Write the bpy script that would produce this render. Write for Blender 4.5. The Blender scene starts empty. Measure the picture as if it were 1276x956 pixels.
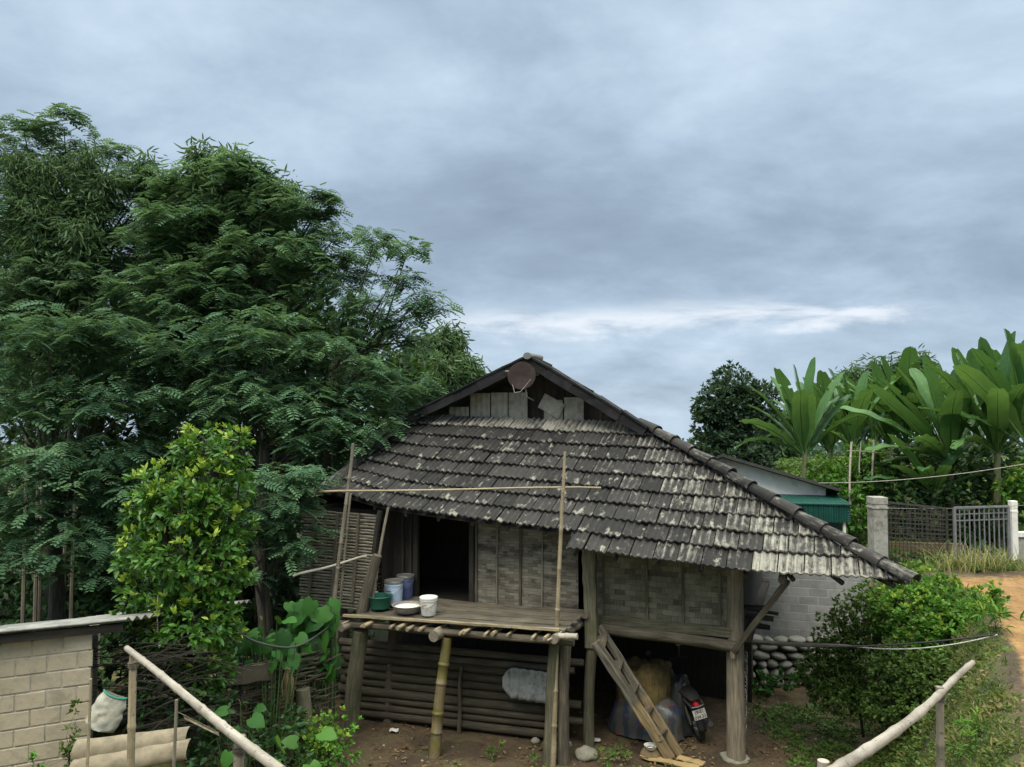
import bpy, math, random
import numpy as np
from mathutils import Vector, Matrix, noise as mnoise

random.seed(7)
RNG = np.random.default_rng(11)
scene = bpy.context.scene
COL = scene.collection
PI = math.pi
R = math.radians

# ------------------------------------------------------------------ camera
F = 957.0                       # focal length in photo pixels (1276 wide)
PITCH = math.atan(42.0 / F)
CAM = Vector((0.0, 0.0, 5.2))
cam_d = bpy.data.cameras.new("camera")
cam = bpy.data.objects.new("camera", cam_d)
COL.objects.link(cam)
cam.location = CAM
cam.rotation_euler = (PI / 2 + PITCH, 0, 0)
cam_d.sensor_width = 36.0
cam_d.lens = 36.0 * F / 1276.0
cam_d.clip_end = 2000
scene.camera = cam


def ray(px, py):
    xc, yc = (px - 638) / F, -(py - 478) / F
    return Vector((xc, math.cos(PITCH) - yc * math.sin(PITCH), math.sin(PITCH) + yc * math.cos(PITCH)))


def at(px, py, Y):
    d = ray(px, py)
    return CAM + d * (Y / d.y)


def atz(px, py, z):
    d = ray(px, py)
    return CAM + d * ((z - CAM.z) / d.z)


# house frame: u along the front (right, towards the viewer), v into depth
HA = R(22.0)
HO = Vector((3.39, 11.85, 0.0))
HM = Matrix.Translation(HO) @ Matrix.Rotation(-HA, 4, 'Z')
HMI = HM.inverted()


def PV(px, py, v):
    """house-frame point where the sight line meets the upright plane v"""
    o = HMI @ CAM
    d = HMI.to_3x3() @ ray(px, py)
    return o + d * ((v - o.y) / d.y)


def HW(p):
    return HM @ Vector(p)


# ------------------------------------------------------------------ objects
def tag(o, label=None, cat=None, group=None, kind=None):
    if label: o["label"] = label
    if cat: o["category"] = cat
    if group: o["group"] = group
    if kind: o["kind"] = kind
    return o


def thing(name, label, cat, loc=(0, 0, 0), rot=(0, 0, 0), group=None):
    o = bpy.data.objects.new(name, None)
    o.empty_display_size = 0.1
    COL.objects.link(o)
    o.location = loc
    o.rotation_euler = rot
    return tag(o, label, cat, group)


class MB:
    """collects shapes into one mesh with uv (metres) and per-point floats"""
    def __init__(s):
        s.v = []; s.f = []; s.uv = []; s.at = {}; s.smooth = True

    def addv(s, co, **a):
        s.v.append(tuple(co))
        for k in set(s.at) | set(a):
            l = s.at.setdefault(k, [])
            while len(l) < len(s.v) - 1: l.append(0.0)
            l.append(float(a.get(k, 0.0)))
        return len(s.v) - 1

    def face(s, idx, uv=None):
        s.f.append(tuple(idx))
        s.uv.append(uv if uv else [(s.v[i][0], s.v[i][1] + s.v[i][2]) for i in idx])

    def tube(s, pts, rad, n=10, cap=True, jit=0.0, flat=1.0, up=None):
        pts = [Vector(p) for p in pts]
        m = len(pts)
        if not hasattr(rad, '__len__'): rad = [rad] * m
        L = 0.0
        t0 = (pts[1] - pts[0]).normalized()
        ref = Vector(up) if up else (Vector((0, 0, 1)) if abs(t0.z) < 0.9 else Vector((1, 0, 0)))
        rings = []
        su = random.random() * 7
        for i, p in enumerate(pts):
            t = (pts[min(i + 1, m - 1)] - pts[max(i - 1, 0)]).normalized()
            x = ref.cross(t)
            if x.length < 1e-4: x = Vector((0, 1, 0)).cross(t)
            x.normalize(); y = t.cross(x).normalized()
            ref = y
            if i: L += (p - pts[i - 1]).length
            ring = []
            for k in range(n):
                a = 2 * PI * k / n
                r = rad[i]
                if jit: r *= 1 + jit * mnoise.noise((math.cos(a) * 1.3 + su, math.sin(a) * 1.3, L * 1.6 + su))
                ring.append(s.addv(p + x * (math.cos(a) * r) + y * (math.sin(a) * r * flat)))
            rings.append((ring, L))
        for (r0, l0), (r1, l1) in zip(rings, rings[1:]):
            for k in range(n):
                k2 = (k + 1) % n
                u0, u1 = k / n * 2 * PI * rad[0] + su, (k + 1) / n * 2 * PI * rad[0] + su
                s.face((r0[k], r0[k2], r1[k2], r1[k]), [(u0, l0 + su), (u1, l0 + su), (u1, l1 + su), (u0, l1 + su)])
        if cap:
            for (ring, l), rev in ((rings[0], 1), (rings[-1], 0)):
                q = ring[::-1] if rev else ring
                s.face(q, [(su + 0.02 * math.cos(j), su) for j in range(n)])

    def pole(s, p0, p1, r0, r1=None, n=10, rings=8, bow=0.0, jit=0.1, nodes=0, cap=True):
        """a stick or trunk between two points, slightly bowed, with optional bamboo nodes"""
        p0, p1 = Vector(p0), Vector(p1)
        r1 = r0 if r1 is None else r1
        d = p1 - p0
        side = d.cross(Vector((0.3, 0.5, 1))).normalized()
        sd2 = d.cross(side).normalized()
        ph = random.random() * 6
        pts, rad = [], []
        ts = [(i / rings, 1.0) for i in range(rings + 1)]
        if nodes:
            for k in range(1, nodes):
                c = (k + 0.12 * math.sin(k * 3 + ph)) / nodes
                e = 0.012 / d.length
                ts += [(c - 2 * e, 1.0), (c - e, 1.14), (c + e, 1.14), (c + 2 * e, 1.0)]
            ts.sort()
        for t, m in ts:
            o = side * (bow * math.sin(PI * t)) + sd2 * (bow * 0.4 * math.sin(2 * PI * t + ph)) * (1 if 0 < t < 1 else 0)
            pts.append(p0 + d * t + o)
            rad.append((r0 + (r1 - r0) * t) * m)
        s.tube(pts, rad, n, cap, jit)

    def beam(s, p0, p1, w, h, up=(0, 0, 1), seg=1, jit=0.0):
        """box between two points; w across, h along up"""
        p0, p1 = Vector(p0), Vector(p1)
        t = (p1 - p0).normalized()
        x = t.cross(Vector(up))
        if x.length < 1e-4: x = t.cross(Vector((0, 1, 0)))
        x.normalize(); y = x.cross(t).normalized()
        su = random.random() * 9
        L = (p1 - p0).length
        rings = []
        for i in range(seg + 1):
            c = p0 + (p1 - p0) * (i / seg)
            ring = []
            for a, b in ((-1, -1), (1, -1), (1, 1), (-1, 1)):
                j = Vector((random.uniform(-1, 1), random.uniform(-1, 1), random.uniform(-1, 1))) * jit
                ring.append(s.addv(c + x * (a * w / 2) + y * (b * h / 2) + j))
            rings.append((ring, su + L * i / seg))
        for (r0, l0), (r1, l1) in zip(rings, rings[1:]):
            uo = su
            for k in range(4):
                k2 = (k + 1) % 4
                du = w if k % 2 == 0 else h
                s.face((r0[k], r1[k], r1[k2], r0[k2]), [(uo, l0), (uo, l1), (uo + du, l1), (uo + du, l0)])
                uo += du
        s.face(rings[0][0], [(su, su), (su + w, su), (su + w, su + 0.02), (su, su + 0.02)])
        s.face(rings[-1][0][::-1], [(su, su), (su + w, su), (su + w, su + 0.02), (su, su + 0.02)])

    def box(s, c, size, rot=None):
        c = Vector(c); sx, sy, sz = [q / 2 for q in size]
        M = rot if rot else Matrix.Identity(3)
        ids = {}
        for a in (-1, 1):
            for b in (-1, 1):
                for d in (-1, 1):
                    ids[(a, b, d)] = s.addv(c + M @ Vector((a * sx, b * sy, d * sz)))
        def q(k, u, v):
            idx = [ids[x] for x in k]
            s.face(idx, [(0, 0), (u, 0), (u, v), (0, v)])
        X, Y, Z = size
        q([(-1, -1, -1), (1, -1, -1), (1, -1, 1), (-1, -1, 1)], X, Z)
        q([(1, -1, -1), (1, 1, -1), (1, 1, 1), (1, -1, 1)], Y, Z)
        q([(1, 1, -1), (-1, 1, -1), (-1, 1, 1), (1, 1, 1)], X, Z)
        q([(-1, 1, -1), (-1, -1, -1), (-1, -1, 1), (-1, 1, 1)], Y, Z)
        q([(-1, -1, 1), (1, -1, 1), (1, 1, 1), (-1, 1, 1)], X, Y)
        q([(-1, 1, -1), (1, 1, -1), (1, -1, -1), (-1, -1, -1)], X, Y)

    def lathe(s, prof, c=(0, 0, 0), n=28, M=None):
        """profile of (radius, height) turned about z"""
        M = M or Matrix.Identity(3)
        rings = []
        L = 0
        for i, (r, z) in enumerate(prof):
            if i: L += math.hypot(r - prof[i - 1][0], z - prof[i - 1][1])
            rings.append(([s.addv(Vector(c) + M @ Vector((r * math.cos(2 * PI * k / n), r * math.sin(2 * PI * k / n), z))) for k in range(n)], L))
        for (r0, l0), (r1, l1) in zip(rings, rings[1:]):
            for k in range(n):
                k2 = (k + 1) % n
                s.face((r0[k], r0[k2], r1[k2], r1[k]), [(k / n, l0), ((k + 1) / n, l0), ((k + 1) / n, l1), (k / n, l1)])
        s.face(rings[0][0][::-1]); s.face(rings[-1][0])

    def build(s, name, m, parent=None, smooth=None, bevel=0.0, ang=40):
        me = bpy.data.meshes.new(name)
        me.from_pydata(s.v, [], s.f)
        uvl = me.uv_layers.new(name="UVMap")
        flat = [c for f in s.uv for p in f for c in p]
        uvl.data.foreach_set("uv", flat)
        for k, l in s.at.items():
            l = l + [0.0] * (len(s.v) - len(l))
            a = me.attributes.new(k, 'FLOAT', 'POINT')
            a.data.foreach_set("value", l)
        me.materials.append(m)
        if smooth if smooth is not None else s.smooth:
            me.polygons.foreach_set("use_smooth", [True] * len(me.polygons))
            try: me.set_sharp_from_angle(angle=R(ang))
            except Exception: pass
        me.update()
        o = bpy.data.objects.new(name, me)
        COL.objects.link(o)
        if parent: o.parent = parent
        if bevel:
            b = o.modifiers.new("bevel", 'BEVEL'); b.width = bevel; b.segments = 2; b.limit_method = 'ANGLE'
        return o


def np_mesh(name, V, Fq, m, parent=None, attrs=None, smooth=False):
    """mesh from numpy arrays of points and quads"""
    me = bpy.data.meshes.new(name)
    n, k = len(V), len(Fq)
    me.vertices.add(n)
    me.vertices.foreach_set("co", np.ascontiguousarray(V, dtype=np.float32).ravel())
    w = Fq.shape[1]
    me.loops.add(k * w)
    me.loops.foreach_set("vertex_index", np.ascontiguousarray(Fq, dtype=np.int32).ravel())
    me.polygons.add(k)
    me.polygons.foreach_set("loop_start", np.arange(0, k * w, w, dtype=np.int32))
    me.polygons.foreach_set("loop_total", np.full(k, w, dtype=np.int32))
    if smooth: me.polygons.foreach_set("use_smooth", np.ones(k, dtype=bool))
    me.update(calc_edges=True)
    for a, l in (attrs or {}).items():
        q = me.attributes.new(a, 'FLOAT', 'POINT')
        q.data.foreach_set("value", np.ascontiguousarray(l, dtype=np.float32))
    me.materials.append(m)
    o = bpy.data.objects.new(name, me)
    COL.objects.link(o)
    if parent: o.parent = parent
    return o


# ------------------------------------------------------------------ materials
MATS = {}


class NT:
    def __init__(s, name):
        s.m = bpy.data.materials.new(name); s.m.use_nodes = True
        s.t = s.m.node_tree; s.t.nodes.clear()
        s.out = s.n('ShaderNodeOutputMaterial')

    def n(s, typ, ins=None, **p):
        q = s.t.nodes.new(typ)
        for k, v in p.items(): setattr(q, k, v)
        for k, v in (ins or {}).items(): s.put(q.inputs[k], v)
        return q

    def put(s, sock, v):
        if isinstance(v, bpy.types.NodeSocket): s.t.links.new(v, sock)
        elif isinstance(v, bpy.types.Node): s.t.links.new(v.outputs[0], sock)
        else:
            if sock.type == 'RGBA' and len(v) == 3: v = (*v, 1)
            sock.default_value = v

    def noise(s, vec, scale, detail=4, rough=0.6, dist=0.0):
        return s.n('ShaderNodeTexNoise', {'Vector': vec, 'Scale': scale, 'Detail': detail, 'Roughness': rough, 'Distortion': dist}).outputs[0]

    def map(s, vec, scale=(1, 1, 1), loc=(0, 0, 0)):
        return s.n('ShaderNodeMapping', {'Vector': vec, 'Scale': scale, 'Location': loc}).outputs[0]

    def ramp(s, fac, stops):
        r = s.n('ShaderNodeValToRGB', {'Fac': fac})
        e = r.color_ramp.elements
        while len(e) < len(stops): e.new(0.5)
        for q, (p, c) in zip(e, stops):
            q.position = p; q.color = (*c, 1) if len(c) == 3 else c
        return r.outputs[0]

    def math(s, op, a, b=0.0, c=None, clamp=False):
        q = s.n('ShaderNodeMath', operation=op, use_clamp=clamp)
        s.put(q.inputs[0], a); s.put(q.inputs[1], b)
        if c is not None: s.put(q.inputs[2], c)
        return q.outputs[0]

    def ms(s, x, lo, hi):
        q = s.n('ShaderNodeMapRange', {'Value': x, 'From Min': lo, 'From Max': hi}, interpolation_type='SMOOTHSTEP')
        return q.outputs[0]

    def mix(s, fac, a, b, blend='MIX'):
        q = s.n('ShaderNodeMix', data_type='RGBA', blend_type=blend)
        s.put(q.inputs[0], fac); s.put(q.inputs[6], a); s.put(q.inputs[7], b)
        return q.outputs[2]

    def attr(s, name):
        return s.n('ShaderNodeAttribute', attribute_name=name).outputs['Fac']

    def uv(s): return s.n('ShaderNodeUVMap').outputs[0]

    def obj(s): return s.n('ShaderNodeTexCoord').outputs['Object']

    def pos(s): return s.n('ShaderNodeNewGeometry').outputs['Position']

    def bsdf(s, col, rough=0.8, bump=None, bs=0.3, bd=0.01, **kw):
        ins = {'Base Color': col, 'Roughness': rough}
        ins.update(kw)
        p = s.n('ShaderNodeBsdfPrincipled', ins)
        if bump is not None:
            b = s.n('ShaderNodeBump', {'Height': bump, 'Strength': bs, 'Distance': bd})
            s.put(p.inputs['Normal'], b)
        s.put(s.out.inputs[0], p)
        return s.m


def plain(name, col, rough=0.6, var=0.25, scale=8, dirt=None, **kw):
    t = NT(name)
    v = t.obj()
    n = t.noise(v, scale, 5)
    c = t.ramp(n, [(0.3, tuple(x * (1 - var) for x in col)), (0.7, tuple(min(1, x * (1 + var)) for x in col))])
    if dirt:
        d = t.ms(t.noise(v, scale * 0.7, 6, 0.7), 0.48, 0.68)
        c = t.mix(t.math('MULTIPLY', d, 0.75), c, dirt)
    return t.bsdf(c, rough, n, 0.15, 0.005, **kw)


def wood(name, dark, mid, light, moss=None, gs=(34, 2.2, 1), bs=0.5):
    """weathered grain running along the uv v direction"""
    t = NT(name)
    uv = t.uv()
    g = t.noise(t.map(uv, gs), 1.0, 6, 0.65, 0.4)
    g2 = t.noise(t.map(uv, (gs[0] * 3, gs[1] * 1.5, 1)), 1.0, 3)
    p = t.pos()
    big = t.noise(p, 2.6, 5, 0.65)
    gg = t.math('ADD', t.math('MULTIPLY', g, 0.6), t.math('ADD', t.math('MULTIPLY', g2, 0.2), t.math('MULTIPLY', big, 0.25)))
    c = t.ramp(gg, [(0.36, dark), (0.52, mid), (0.70, light)])
    if moss:
        mk = t.ms(t.noise(p, 4.0, 6, 0.7), 0.52, 0.66)
        c = t.mix(t.math('MULTIPLY', mk, 0.7), c, moss)
    return t.bsdf(c, 0.88, gg, bs, 0.012)


def bamboo(name, a, b, green=None):
    t = NT(name)
    uv = t.uv(); p = t.pos()
    g = t.noise(t.map(uv, (40, 1.2, 1)), 1.0, 4)
    big = t.noise(p, 3.5, 5, 0.7)
    c = t.ramp(t.math('ADD', t.math('MULTIPLY', g, 0.5), t.math('MULTIPLY', big, 0.5)), [(0.32, a), (0.62, b)])
    if green:
        c = t.mix(t.ms(t.noise(p, 5.0, 3), 0.42, 0.6), c, green)
    sp = t.ms(t.noise(p, 30, 3), 0.60, 0.70)
    c = t.mix(t.math('MULTIPLY', sp, 0.7), c, (0.05, 0.04, 0.03))
    gm = t.ms(t.noise(t.map(uv, (9, 2.2, 1)), 1.0, 5, .7), 0.50, 0.68)
    c = t.mix(t.math('MULTIPLY', gm, 0.55), c, (0.11, 0.09, 0.065))
    return t.bsdf(c, 0.6, g, 0.2, 0.004)


def leafmat(name, stops, young=None, rough=0.55, trans=0.25, spec=0.25):
    trans = trans + .08
    """leaf colour by the leaf's own random value; young = colour of fresh growth"""
    t = NT(name)
    c = t.ramp(t.attr('rnd'), stops)
    if young: c = t.mix(t.attr('young'), c, young)
    p = t.n('ShaderNodeBsdfPrincipled', {'Base Color': c, 'Roughness': rough, 'Specular IOR Level': spec})
    tr = t.n('ShaderNodeBsdfTranslucent', {'Color': t.mix(0.5, c, (0.25, 0.4, 0.03), 'MULTIPLY') if False else t.mix(0.35, c, (0.16, 0.22, 0.02))})
    mx = t.n('ShaderNodeMixShader', {0: trans, 1: p.outputs[0], 2: tr.outputs[0]})
    t.put(t.out.inputs[0], mx.outputs[0])
    return t.m


M_POST = wood('weathered_post_wood', (0.075, 0.06, 0.045), (0.20, 0.165, 0.12), (0.34, 0.29, 0.21))
M_GREY = wood('grey_wood', (0.024, 0.019, 0.014), (0.080, 0.066, 0.048), (0.18, 0.152, 0.112))
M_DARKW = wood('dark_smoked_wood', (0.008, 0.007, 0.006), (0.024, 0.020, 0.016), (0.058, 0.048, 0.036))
M_MOSSY = wood('mossy_post_wood', (0.03, 0.027, 0.018), (0.10, 0.092, 0.06), (0.20, 0.18, 0.12), moss=(0.07, 0.085, 0.03))
M_TAN = wood('fresh_tan_wood', (0.24, 0.16, 0.07), (0.40, 0.28, 0.13), (0.52, 0.39, 0.20), gs=(22, 1.6, 1))
M_FLOOR = wood('deck_board_wood', (0.03, 0.025, 0.019), (0.095, 0.08, 0.058), (0.23, 0.20, 0.145))
M_LOG = wood('barked_log_wood', (0.016, 0.013, 0.009), (0.050, 0.041, 0.027), (0.105, 0.087, 0.057))
M_STICK = wood('stripped_branch_wood', (0.26, 0.22, 0.17), (0.46, 0.41, 0.34), (0.62, 0.57, 0.49), gs=(20, 1.5, 1), bs=0.3)
M_BAM = bamboo('dry_bamboo', (0.17, 0.13, 0.08), (0.38, 0.31, 0.20))
M_BAMG = bamboo('grey_bamboo', (0.10, 0.085, 0.065), (0.25, 0.215, 0.165))
M_BAMY = bamboo('yellow_green_bamboo', (0.07, 0.055, 0.03), (0.21, 0.165, 0.085), green=(0.12, 0.105, 0.022))
M_PALE = bamboo('bleached_bamboo', (0.15, 0.125, 0.095), (0.40, 0.355, 0.30))
M_SLAT = bamboo('grey_slat_bamboo', (0.12, 0.10, 0.075), (0.36, 0.32, 0.25))
M_BARK = wood('tree_bark', (0.018, 0.016, 0.012), (0.045, 0.04, 0.03), (0.09, 0.08, 0.06), gs=(18, 3, 1))


def worn_mat():
    t = NT('worn_stringer_wood')
    uv = t.uv(); g = t.noise(t.map(uv, (26, 1.8, 1)), 1.0, 6, .65, .4); p = t.pos(); n = t.noise(p, 5, 5, .7)
    a = t.ramp(g, [(.36, (.03, .026, .02)), (.52, (.105, .092, .07)), (.7, (.21, .19, .15))])
    b = t.ramp(g, [(.34, (.09, .065, .034)), (.52, (.21, .155, .08)), (.68, (.36, .27, .145))])
    f = t.ms(t.math('ADD', t.attr('wear'), t.math('MULTIPLY_ADD', n, .5, -.25)), .35, .62)
    return t.bsdf(t.mix(f, a, b), .85, g, .5, .012)
M_WORN = worn_mat()

def weave_mat(name, cw, ch, c1, c2, gap, smoke=False, vert=0.0):
    t = NT(name)
    uv = t.uv()
    w = t.noise(t.map(uv, (2.5, 2.5, 1)), 1.0, 3)
    uvj = t.n('ShaderNodeVectorMath', {0: uv, 1: t.n('ShaderNodeVectorMath', {0: t.n('ShaderNodeCombineXYZ', {0: w, 1: w}), 1: (0.03, 0.035, 0)}, operation='MULTIPLY').outputs[0]}, operation='ADD').outputs[0]
    b = t.n('ShaderNodeTexBrick', {'Vector': uvj, 'Color1': (0.25,) * 3, 'Color2': (0.85,) * 3, 'Mortar': (0, 0, 0), 'Scale': 1.0,
                                    'Mortar Size': 0.003, 'Mortar Smooth': 1.0, 'Bias': 0.0, 'Brick Width': cw, 'Row Height': ch})
    b.offset = 0.5
    gh = t.noise(t.map(uv, (5, 90, 1)), 1.0, 4)
    gv = t.noise(t.map(uv, (90, 5, 1)), 1.0, 4)
    ck = t.n('ShaderNodeTexChecker', {'Vector': uvj, 'Scale': 1.0 / cw, 'Color1': (0, 0, 0), 'Color2': (1, 1, 1)}).outputs[1]
    g = t.math('ADD', t.math('MULTIPLY', gh, t.math('SUBTRACT', 1.0, t.math('MULTIPLY', ck, vert))), t.math('MULTIPLY', gv, t.math('MULTIPLY', ck, vert)))
    p = t.pos()
    big = t.noise(p, 1.7, 5, 0.65)
    val = t.math('ADD', t.math('MULTIPLY', b.outputs[0], 0.32), t.math('ADD', t.math('MULTIPLY', g, 0.46), t.math('MULTIPLY', big, 0.38)))
    c = t.ramp(val, [(0.30, gap), (0.46, c1), (0.78, c2)])
    c = t.mix(t.math('MULTIPLY', b.outputs['Fac'], t.math('MULTIPLY', t.ms(big, .35, .65), 0.5)), c, gap)
    if smoke:
        sm = t.ms(t.noise(t.map(p, (1.6, 1.6, 4.0)), 1.0, 4), 0.56, 0.66)
        c = t.mix(t.math('MULTIPLY', sm, 0.75), c, gap)
    return t.bsdf(c, 0.85, val, 0.5, 0.012)


M_MAT = weave_mat('woven_bamboo_mat', 0.17, 0.052, (0.085, 0.074, 0.056), (0.31, 0.28, 0.22), (0.022, 0.018, 0.014), True)
M_MATG = weave_mat('twill_bamboo_mat', 0.17, 0.085, (0.060, 0.055, 0.037), (0.27, 0.25, 0.18), (0.022, 0.020, 0.014), False, 1.0)


def tile_mat():
    t = NT('lichen_roof_tile')
    uv = t.uv()
    amt, rnd, rib = t.attr('amt'), t.attr('rnd'), t.attr('rib')
    n1 = t.noise(t.map(uv, (22, 3.2, 1)), 1.0, 5, 0.65, 0.6)
    n2 = t.noise(t.map(uv, (7, 6, 1)), 1.0, 6, 0.7)
    n3 = t.noise(t.map(uv, (38, 30, 1)), 1.0, 4, 0.6)
    m = t.math('ADD', t.math('MULTIPLY', n1, 0.5), t.math('MULTIPLY', n2, 0.5))
    m = t.math('ADD', m, t.math('MULTIPLY_ADD', amt, 0.52, -0.26))
    m = t.math('ADD', m, t.math('MULTIPLY', rib, 0.06))
    lm = t.math('MULTIPLY', t.ms(m, 0.44, 0.70), t.math('MULTIPLY_ADD', t.ms(t.noise(t.map(uv, (30, 1.3, 1), (7, 2, 0)), 1.0, 4, .6), .36, .60), .62, .38))
    base = t.mix(rnd, (0.007, 0.0065, 0.0065), (0.031, 0.028, 0.0265))
    base = t.mix(t.math('MULTIPLY', t.ms(n2, 0.5, 0.7), 0.45), base, (0.055, 0.046, 0.041))
    lt = t.mix(n3, (0.17, 0.16, 0.135), (0.47, 0.445, 0.38))
    c = t.mix(t.math('MULTIPLY', lm, 0.88), base, lt)
    sp = t.ms(t.math('ADD', t.noise(t.map(uv, (8.5, 4.0, 1), (3.1, 1.7, 0)), 1.0, 3, 0.6), t.math('ADD', t.math('MULTIPLY', n3, 0.16), t.math('MULTIPLY', t.attr('low'), 0.08))), 0.665, 0.80)
    sp = t.math('MULTIPLY', sp, t.ms(t.noise(t.map(uv, (1.1, 1.4, 1), (9, 4, 0)), 1.0, 2), .38, .54))
    c = t.mix(t.math('MULTIPLY', sp, t.math('MULTIPLY_ADD', n3, 1.0, .25)), c, t.mix(n1, (0.20, 0.19, 0.155), (0.40, 0.385, 0.32)))
    return t.bsdf(c, 0.9, t.math('ADD', n3, n1), 0.35, 0.008)


M_TILE = tile_mat()
M_VERGE = plain('blackened_verge_sheet', (0.007, 0.007, 0.008), 0.9, 0.4, 5, dirt=(0.022, 0.022, 0.023))
M_FIBRO = plain('grey_fibre_cement', (0.37, 0.35, 0.29), 0.85, 0.22, 6, dirt=(0.17, 0.16, 0.12))
M_FIBROD = plain('dark_fibre_cement', (0.17, 0.17, 0.165), 0.85, 0.3, 5, dirt=(0.05, 0.05, 0.05))
# ------------------------------------------------------------------ stilt house
house = thing('stilt_house', 'old weathered wooden stilt house with lichen stained tiled roof and woven bamboo walls', 'house', HO, (0, 0, -HA))

# --- front roof slope, sampled as rows between eave and gable foot
def interp(pts, x):
    pts = sorted(pts)
    if x <= pts[0][0]: a, b = pts[0], pts[1]
    elif x >= pts[-1][0]: a, b = pts[-2], pts[-1]
    else:
        for a, b in zip(pts, pts[1:]):
            if a[0] <= x <= b[0]: break
    t = (x - a[0]) / (b[0] - a[0])
    return [a[i] + (b[i] - a[i]) * t for i in (1, 2)]

VT, NR = 2.35, 8
_e0 = [tuple(PV(708, 698, -0.93)), tuple(PV(940, 717, -0.93)), tuple(PV(1131, 728, -0.93))]
_e1 = [tuple(PV(409, 611, -0.60)), tuple(PV(480, 632, -0.68)), tuple(PV(698, 661, -0.62))]
_e1 += [(x, v + 0.355, z + 0.245) for x, v, z in _e0[1:]]
_tl, _tr = PV(500, 517, VT), PV(803, 528, VT)
U_STEP = _e0[0][0]
U_COR, U_TOP = _e0[2][0], _tr.x
UL_EAVE, UL_TOP = _e1[0][0], _tl.x

def S(u, k):
    t = (k - 1) / NR
    v1, z1 = interp(_e1, u)
    q = (u - _tl.x) / (_tr.x - _tl.x)
    zt = _tl.z + (_tr.z - _tl.z) * q
    sag = 0.025 * mnoise.noise((u * 0.5, k * 0.35, 3.3)) - 0.03 * math.sin(PI * max(0, min(1, t)))
    return Vector((u, v1 + (VT - v1) * t, z1 + (zt - z1) * t + sag))

def umax(k): return U_COR + (U_TOP - U_COR) * k / (NR + 1)
def umin(k):
    if k < 1: return U_STEP
    return UL_EAVE + (UL_TOP - UL_EAVE) * (k - 1) / NR

def sstep(x, a, b):
    t = max(0.0, min(1.0, (x - a) / (b - a)))
    return t * t * (3 - 2 * t)

def tile_field(mb, surf, nrow, lo, hi, tw, amt_fn, waves=3, amp=0.015, lift=0.052, row0=0):
    nx = waves * 6
    rs = random.Random(5)
    for k in range(row0, nrow):
        off = (k * 0.37) % 1.0 * tw
        a0, a1 = min(lo(k), lo(k + 1)), max(hi(k), hi(k + 1))
        i = math.floor((a0 - off) / tw)
        while off + i * tw < a1:
            ta = off + i * tw
            i += 1
            c = ta + tw / 2
            l0, h0, l1, h1 = lo(k), hi(k), lo(k + 1.1), hi(k + 1.1)
            if c < lo(k + .3) - tw * .6 or c > hi(k + .3) + tw * .6: continue
            rnd = rs.random()
            am = amt_fn(c, k, rs)
            dz = rs.uniform(-0.006, 0.008)
            sl = rs.uniform(-0.012, 0.012)
            tw2 = rs.uniform(-0.008, 0.008)
            if rs.random() < 0.07: dz += 0.016; sl -= rs.uniform(.04, .14); tw2 *= 2.5
            rows = []
            for kk, lf, l, h, lip in ((k + sl, lift, l0, h0, 0), (k + .55, lift * .45, lo(k + .55), hi(k + .55), 0), (k + 1.1, -0.004, l1, h1, 0), (k + sl, lift - 0.024, l0, h0, 1)):
                row = []
                for j in range(nx + 1):
                    f = j / nx
                    a = min(max(ta + tw * f * 0.955, l), h)
                    rib = math.sin(2 * PI * waves * f + 0.4)
                    p = surf(a, kk)
                    q = surf(a, kk + 0.3)
                    d = (q - p).normalized()
                    sd = (surf(a + 0.05, kk) - p).normalized()
                    nrm = sd.cross(d)
                    if nrm.z < 0: nrm = -nrm
                    p = p + nrm * (lf + amp * rib + dz + tw2 * (f - .5) * 2) - d * (0.004 if lip else 0)
                    row.append((mb.addv(p, rnd=rnd, amt=am, rib=rib, low=1.0 if (lf == lift or lip) else 0.0), (a + rnd * 40, kk * 0.43)))
                rows.append(row)
            for ra, rb in ((rows[0], rows[1]), (rows[1], rows[2]), (rows[3], rows[0])):
                for j in range(nx):
                    q = (ra[j], ra[j + 1], rb[j + 1], rb[j])
                    mb.face([x[0] for x in q], [x[1] for x in q])

def amt_front(u, k, rs):
    a = 0.17 + 0.42 * sstep(u + 0.25 * (k - 4), -3.6, 1.0) + rs.uniform(-0.16, 0.16)
    if k >= NR: a = 0.80 + rs.uniform(-.2, .12)          # top course of newer, paler tiles
    if rs.random() < 0.06: a += 0.2
    return a

mb = MB()
tile_field(mb, S, NR + 1, umin, umax, 0.345, amt_front)
mb.build('roof', M_TILE, house, ang=60)
mb = MB()                                                   # solid dark sheet added beneath the tiles to block light
ug = [UL_EAVE + (U_COR - UL_EAVE) * i / 24 for i in range(25)]
grid = []
for k in range(1, NR + 2):
    kk = max(k, 1.12)
    row = []
    for u in ug:
        uu = min(max(u, umin(max(kk, 1))), umax(kk))
        k2 = kk if (uu >= U_STEP or kk >= 1.1) else 1.1
        row.append(mb.addv(S(uu, k2) - Vector((0, 0, 0.075))))
    grid.append(row)
for r0, r1 in zip(grid, grid[1:]):
    for j in range(24):
        mb.face((r0[j], r0[j + 1], r1[j + 1], r1[j]))
mb.build('roof_light_block', M_DARKW, house)

# --- gable over the front slope
VG = 1.85
ap = PV(659, 442, VG); gl = PV(503, 518, VG); gr = PV(806, 530, VG)
V_BACK = 8.6
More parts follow.
